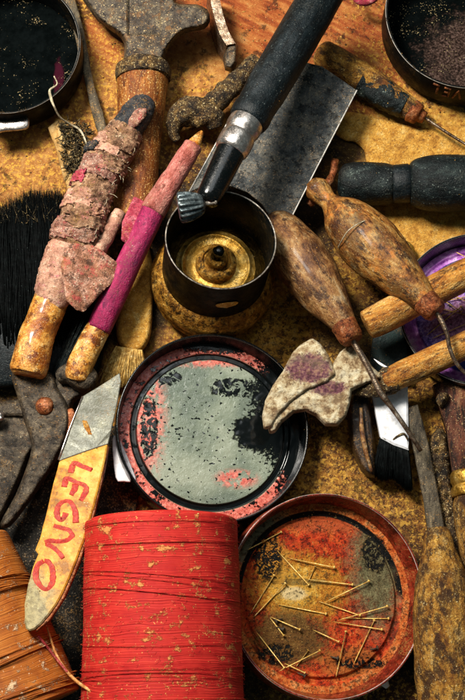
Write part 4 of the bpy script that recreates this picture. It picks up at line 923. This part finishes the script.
# strands that stand proud of the winding
parts = []
def strand(z0, sl, w, R=71.0, r=.55, a0=0, a1=2*math.pi, ph=0):
    pts = []
    for s_ in range(49):
        a = a0+(a1-a0)*s_/48; z = z0+sl*math.sin(a+ph)+w*math.sin(3*a+ph)
        rr2 = R+2.6*z/L+.25; pts.append((rr2*math.cos(a), rr2*math.sin(a), z, r))
    return tube(pts, seg=5, n=1)
for i in range(12):
    c0 = random.choice([14, 38, 60, 95, 128, 150, 168]); z0 = c0+random.gauss(0, 9); sl = {14: 3, 38: 7, 60: 9, 95: 6, 128: 4, 150: 2, 168: 3}[c0]+random.gauss(0, 2.5)
    parts.append(strand(min(max(z0, 8), L-8), sl, random.uniform(-.4, .4), ph={14: 0, 38: 1, 60: 1.2, 95: 2.4, 128: 0, 150: 3, 168: 1}[c0]+random.gauss(0, .05), r=random.uniform(.22, .38)))
V, F = join(parts); framed('loose_strands', V, F, M_red, A, B, t)
parts = []
for i in range(900):
    a = random.random()*2*math.pi; z = random.uniform(4, L-2); R_ = 70.3+2.4*z/L; q = random.uniform(-1.2, 1.2); h_ = random.uniform(.6, 2.2); ln_ = random.uniform(2, 5)
    pts = [(R_*math.cos(a), R_*math.sin(a), z, .12), ((R_+h_)*math.cos(a+.5*ln_/R_), (R_+h_)*math.sin(a+.5*ln_/R_), z+q, .11), ((R_+h_*.8)*math.cos(a+ln_/R_), (R_+h_*.8)*math.sin(a+ln_/R_), z+q*1.8, .07)]
    parts.append(tube(pts, seg=3, n=2))
V, F = join(parts); framed('fuzz', V, F, M_pinkfuzz, A, B, t)
t = thing('thread_spool', 'spool of orange-brown thread at the lower left corner', 'thread spool', at(0, 640, 0))
Rr = 58
A = P(-47, 548, 60); A.z = 60; B = P(16, 716, 60); B.z = 60; L = (B-A).length
pr = [(0, 30), (1, 44), (4, 50)]+[(z, 51+10*math.sin(min(1, z/L)*1.5)) for z in np.arange(6, L, .8)]+[(L, 60)]
V = []; F = []
for z, r in pr:
    for kk in range(seg):
        a = 2*math.pi*kk/seg; q = rr_(z, a, r) if z > 3 else r; V.append((q*math.cos(a), q*math.sin(a), z))
for i in range(len(pr)-1):
    for kk in range(seg): F.append((i*seg+kk, i*seg+(kk+1) % seg, (i+1)*seg+(kk+1) % seg, (i+1)*seg+kk))
F.append(tuple(range(seg))[::-1]); F.append(tuple((len(pr)-1)*seg+kk for kk in range(seg)))
framed('thread_winding', V, F, M_orth, A, B, t)
parts = []
for i in range(30):
    c0 = random.choice([48, 56, 62, 118, 150]); z0 = c0+random.gauss(0, 3); pts = []
    ph = random.gauss(0, .25)+c0*.05; sl = random.uniform(2, 8)
    for s_ in range(49):
        a = 2*math.pi*s_/48; z = z0+sl*math.sin(a+ph); rq = 51+10*math.sin(min(1, z/L)*1.5)+1.2+random.random()*.3+(2.5*abs(math.sin(a*2+ph)) if i % 4 == 0 else 0)
        pts.append((rq*math.cos(a), rq*math.sin(a), z, random.uniform(.55, .7)))
    parts.append(tube(pts, seg=5, n=1))
V, F = join(parts); framed('loose_strands', V, F, M_orth, A, B, t)
M_thr = grimy('waxed_thread', ['a05c28', 'c88a48', 'dca868', 'e8c08c'], 5, None, ('6a3814', .62, 4), ('f4e4c4', .72, 1), rough=(.5, .7), bs=.2)
M_thr2 = grimy('red_waxed_thread', ['7c2024', 'a03438', 'b84c48', 'c86c60'], 5, None, ('4a1214', .62, 4), ('ecd0c0', .72, 1), rough=(.5, .7), bs=.2)
single('thread_end', tpx([(47, 627, 92, .8), (51, 640, 90, 1.1), (56, 654, 90, 1.3), (64, 668, 92, 1.5), (76, 681, 98, 1.6), (92, 692, 112, 1.6), (118, 708, 134, 1.6)], seg=10), M_thr, 'loose tan waxed thread curling toward the red spool', 'thread')
single('thread_end', tpx([(38, 636, 102, 1.0), (44, 643, 98, 1.2), (50, 651, 93, 1.3), (58, 661, 92, 1.3), (68, 673, 94, 1.1)], seg=10), M_thr2, 'loose dark red thread meeting the tan one beside the orange spool', 'thread')

# ------------------------------------------------------------------ knife with the lettered handle
t = thing('knife', 'knife with short grey blade and yellow painted wooden handle lettered in red', 'knife', at(80, 470, 30))
kz = lambda x, y: 58+max(0, (y-440))*.29
wpart('blade', slab([(119.5, 373), (121, 381), (116, 410), (108, 444), (84, 452), (59, 461), (70, 430), (83, 396), (98, 387)], lambda x, y: kz(x, y)+.6, 2.2, .7), grimy('greyed_blade', ['5c5c4e', '74746a', '868678', '96947f'], 20, None, ('56523f', .60, 8), ('d8d8c8', .72, 1.2), rough=(.35, .5), metal=.2, bs=.15, dust=.2, grit=.3, stain=.2), t, smooth=False)
wpart('blade_edge', tpx([(58.5, 460, kz(0, 460)+.8, .9), (69, 430, 59, .9), (82.5, 396.5, 59, .8)], seg=8, n=2), M_steel, t)
hp = [(60, 459), (84, 450), (107.5, 443), (105, 460), (98, 490), (94, 506), (89, 522), (84, 540), (78, 556), (71, 574), (64, 590), (56, 605), (48, 616), (41, 624), (35, 629), (30, 631), (26, 629), (24.5, 622), (24.5, 604), (28, 584), (33, 567), (38, 554), (35, 550), (40, 538), (47, 510), (53, 484)]
n = NM('yellow_painted_wood'); f = n.noise(16, det=6, rough=.7); g = n.noise(5, det=6, rough=.7)
c = n.ramp(f, [(.38, '98601a'), (.46, 'bc7e22'), (.54, 'd09630'), (.64, 'dcae50')])
pt = loc_of(30, 618, 80, t); c = n.mix(n.blob(pt[0], pt[1], 26, 38, f), c, n.ramp(g, [(.35, '6a5c3c'), (.6, 'a89a6c')]))
c = n.mix(n.ma('MULTIPLY', n.step(g, .58, .65), .6), c, '6e4818'); c = n.mix(n.step(n.noise(1.5, det=2), .70, .74), c, 'f8ecb8')
M_yel = n.done(c, .5, 0, g, .8, .4)
o = wpart('handle', slab(hp, kz, 9, 1.4, .35, step=5), M_yel, t); sharp(o, 40)
wpart('handle_side', slab([(107, 446), (109, 446), (103, 478), (92, 524), (80, 562), (65, 597), (50, 620), (36, 632), (36, 628), (50, 612), (64, 589), (78, 556), (89, 522), (99, 486)], lambda x, y: kz(x, y)-2.5, 8, .8), M_copper, t)
wpart('rust_spot', crust([(82, 420), (87, 421), (90, 428), (93, 434), (99, 437), (98, 441), (82, 442), (81, 438), (87, 434), (84, 428)], lambda x, y: kz(x, y)+1.5, 1, 1.5, .8, .4, 3), M_stick, t)
M_txt = grimy('red_brushed_paint', ['9c1c10', 'b42a16', 'c03a20', 'cc4c2c'], 5, None, ('8a1a10', .63, 4), ('e87850', .72, 1.5), rough=(.4, .55), bs=.3)
strokes = {'L': [[(70.8, 473), (72, 468), (74.5, 464), (82, 467), (91.5, 471)]],
 'E': [[(64, 487), (65.5, 481), (68, 479.5), (76, 483), (84, 486.5), (86, 490), (84, 496), (81, 501)], [(75.5, 484), (74.5, 490), (71.5, 495.5)]],
 'G': [[(76, 523), (75.5, 515), (73, 507), (68, 502), (61, 504), (57, 510), (57.5, 517), (61, 521), (64.5, 517), (66, 513)]],
 'N': [[(53.5, 526.5), (61, 529), (68, 531), (71.5, 536), (68, 541), (60, 542.5), (51, 542), (45, 543.5)], [(45.5, 544.5), (52, 548), (58, 553), (62.5, 559)]],
 'O': [[(44, 562), (38, 566), (35.5, 574), (37.5, 583), (42, 589), (47, 590.5), (51, 586), (53, 577), (51.5, 568), (48, 563), (44, 562)]]}
parts = []
for ch, sts in strokes.items():
    for st in sts: parts.append(tpx([(x, y, kz(x, y)+.2, 3.0) for x, y in st], seg=12, n=6, flat=.05, amp=.25, ns=3, fine=.12))
V, F = join(parts); wpart('lettering', (V, F), M_txt, t)

# ------------------------------------------------------------------ crumbs of dried dirt on everything
bpy.context.view_layer.update()
dg = bpy.context.evaluated_depsgraph_get()
mats = [grimy('ochre_crumb', ['a06c28', 'c89040', 'deb060', 'ecd090'], 30, rough=(.7, .9)), grimy('brown_crumb', ['2a1a0e', '4a3018', '6a4824', '80603a'], 30, rough=(.7, .9))]
CV, CF, CM = [], [], []
n_ok = 0
for i in range(16000):
    px = random.uniform(-10, 475); py = random.uniform(-10, 710)
    if mn.noise(Vector((px/22, py/22, 3))) < random.uniform(-.3, .45): continue
    p = at(px, py, 0); C = camo.location
    hit, loc, nor, idx, ob, mx = scn.ray_cast(dg, C, (p*S-C).normalized())
    if not hit: continue
    nm = ob.name.split('.')[0]
    if ob.type != 'MESH' or nm in ('brass_pin', 'lettering', 'needle', 'bristles', 'opener_key', 'neck', 'collar', 'ferrule', 'cup', 'wick', 'rim', 'fluted_knob', 'cut_edge', 'screw', 'base'): continue
    if ob.parent and ob.parent.get('category') == 'tin' and nm == 'base' and random.random() < .75: continue
    if ob.parent and ob.parent.get('category') in ('torch', 'tool handle', 'thread spool', 'hammer') and random.random() < .85: continue
    if nm not in ('workbench_top', 'rag_wrap', 'cloth_scrap', 'torn_flap', 'leather_scrap', 'fibre_clump', 'slat', 'bark_piece', 'base') and random.random() < .72: continue
    if nor.z < .3: continue
    r = random.choice([.25, .3, .35, .35, .45, .45, .6, .9])*(1.3 if ob.name.startswith('workbench') else .8)
    c0 = loc/S+nor*r*.2; k0 = len(CV)
    for v in ((1, 0, 0), (0, 1, 0), (-1, 0, 0), (0, -1, 0), (0, 0, .7), (0, 0, -.7)):
        d = Vector(v)*r*random.uniform(.6, 1.4); d.rotate(Matrix.Rotation(i, 3, 'Z')); CV.append(c0+d)
    mi = 0 if random.random() < .62 else 1
    for f in ((0, 1, 4), (1, 2, 4), (2, 3, 4), (3, 0, 4), (1, 0, 5), (2, 1, 5), (3, 2, 5), (0, 3, 5)): CF.append(tuple(k0+q for q in f)); CM.append(mi)
o = mesh_obj('crumbs', CV, CF, mats[0], smooth=False); o.data.materials.append(mats[1]); o.data.polygons.foreach_set('material_index', CM)
setp(o, 'ochre and brown crumbs of dried dirt strewn over bench and tools', 'crumbs', kind='stuff')

# ------------------------------------------------------------------ pieces of parts go one level deeper
def nest(child, parent):
    for c in list(bpy.data.objects):
        if c.parent is None or c.name.split('.')[0] != child: continue
        sib = [q for q in c.parent.children if q.name.split('.')[0] == parent and q is not c]
        if not sib: continue
        ml = sib[0].matrix_local.inverted() @ c.matrix_local
        c.parent = sib[0]; c.matrix_parent_inverse = Matrix(); c.matrix_local = ml
bpy.context.view_layer.update()
for a_, b_ in (('lettering', 'handle'), ('lettering', 'wall'), ('blade_edge', 'blade'), ('rust_spot', 'blade'), ('seam', 'ferrule'), ('wire_loop', 'ferrule'), ('grip_ridge', 'grip'), ('wick', 'jet'),
               ('cup_rim', 'cup'), ('air_slot', 'cup'), ('rim', 'wall'), ('screw', 'fluted_knob'), ('fibre_clump', 'slat'), ('fuzz', 'thread_winding'), ('loose_strands', 'thread_winding'), ('rivet', 'blade')):
    nest(a_, b_)
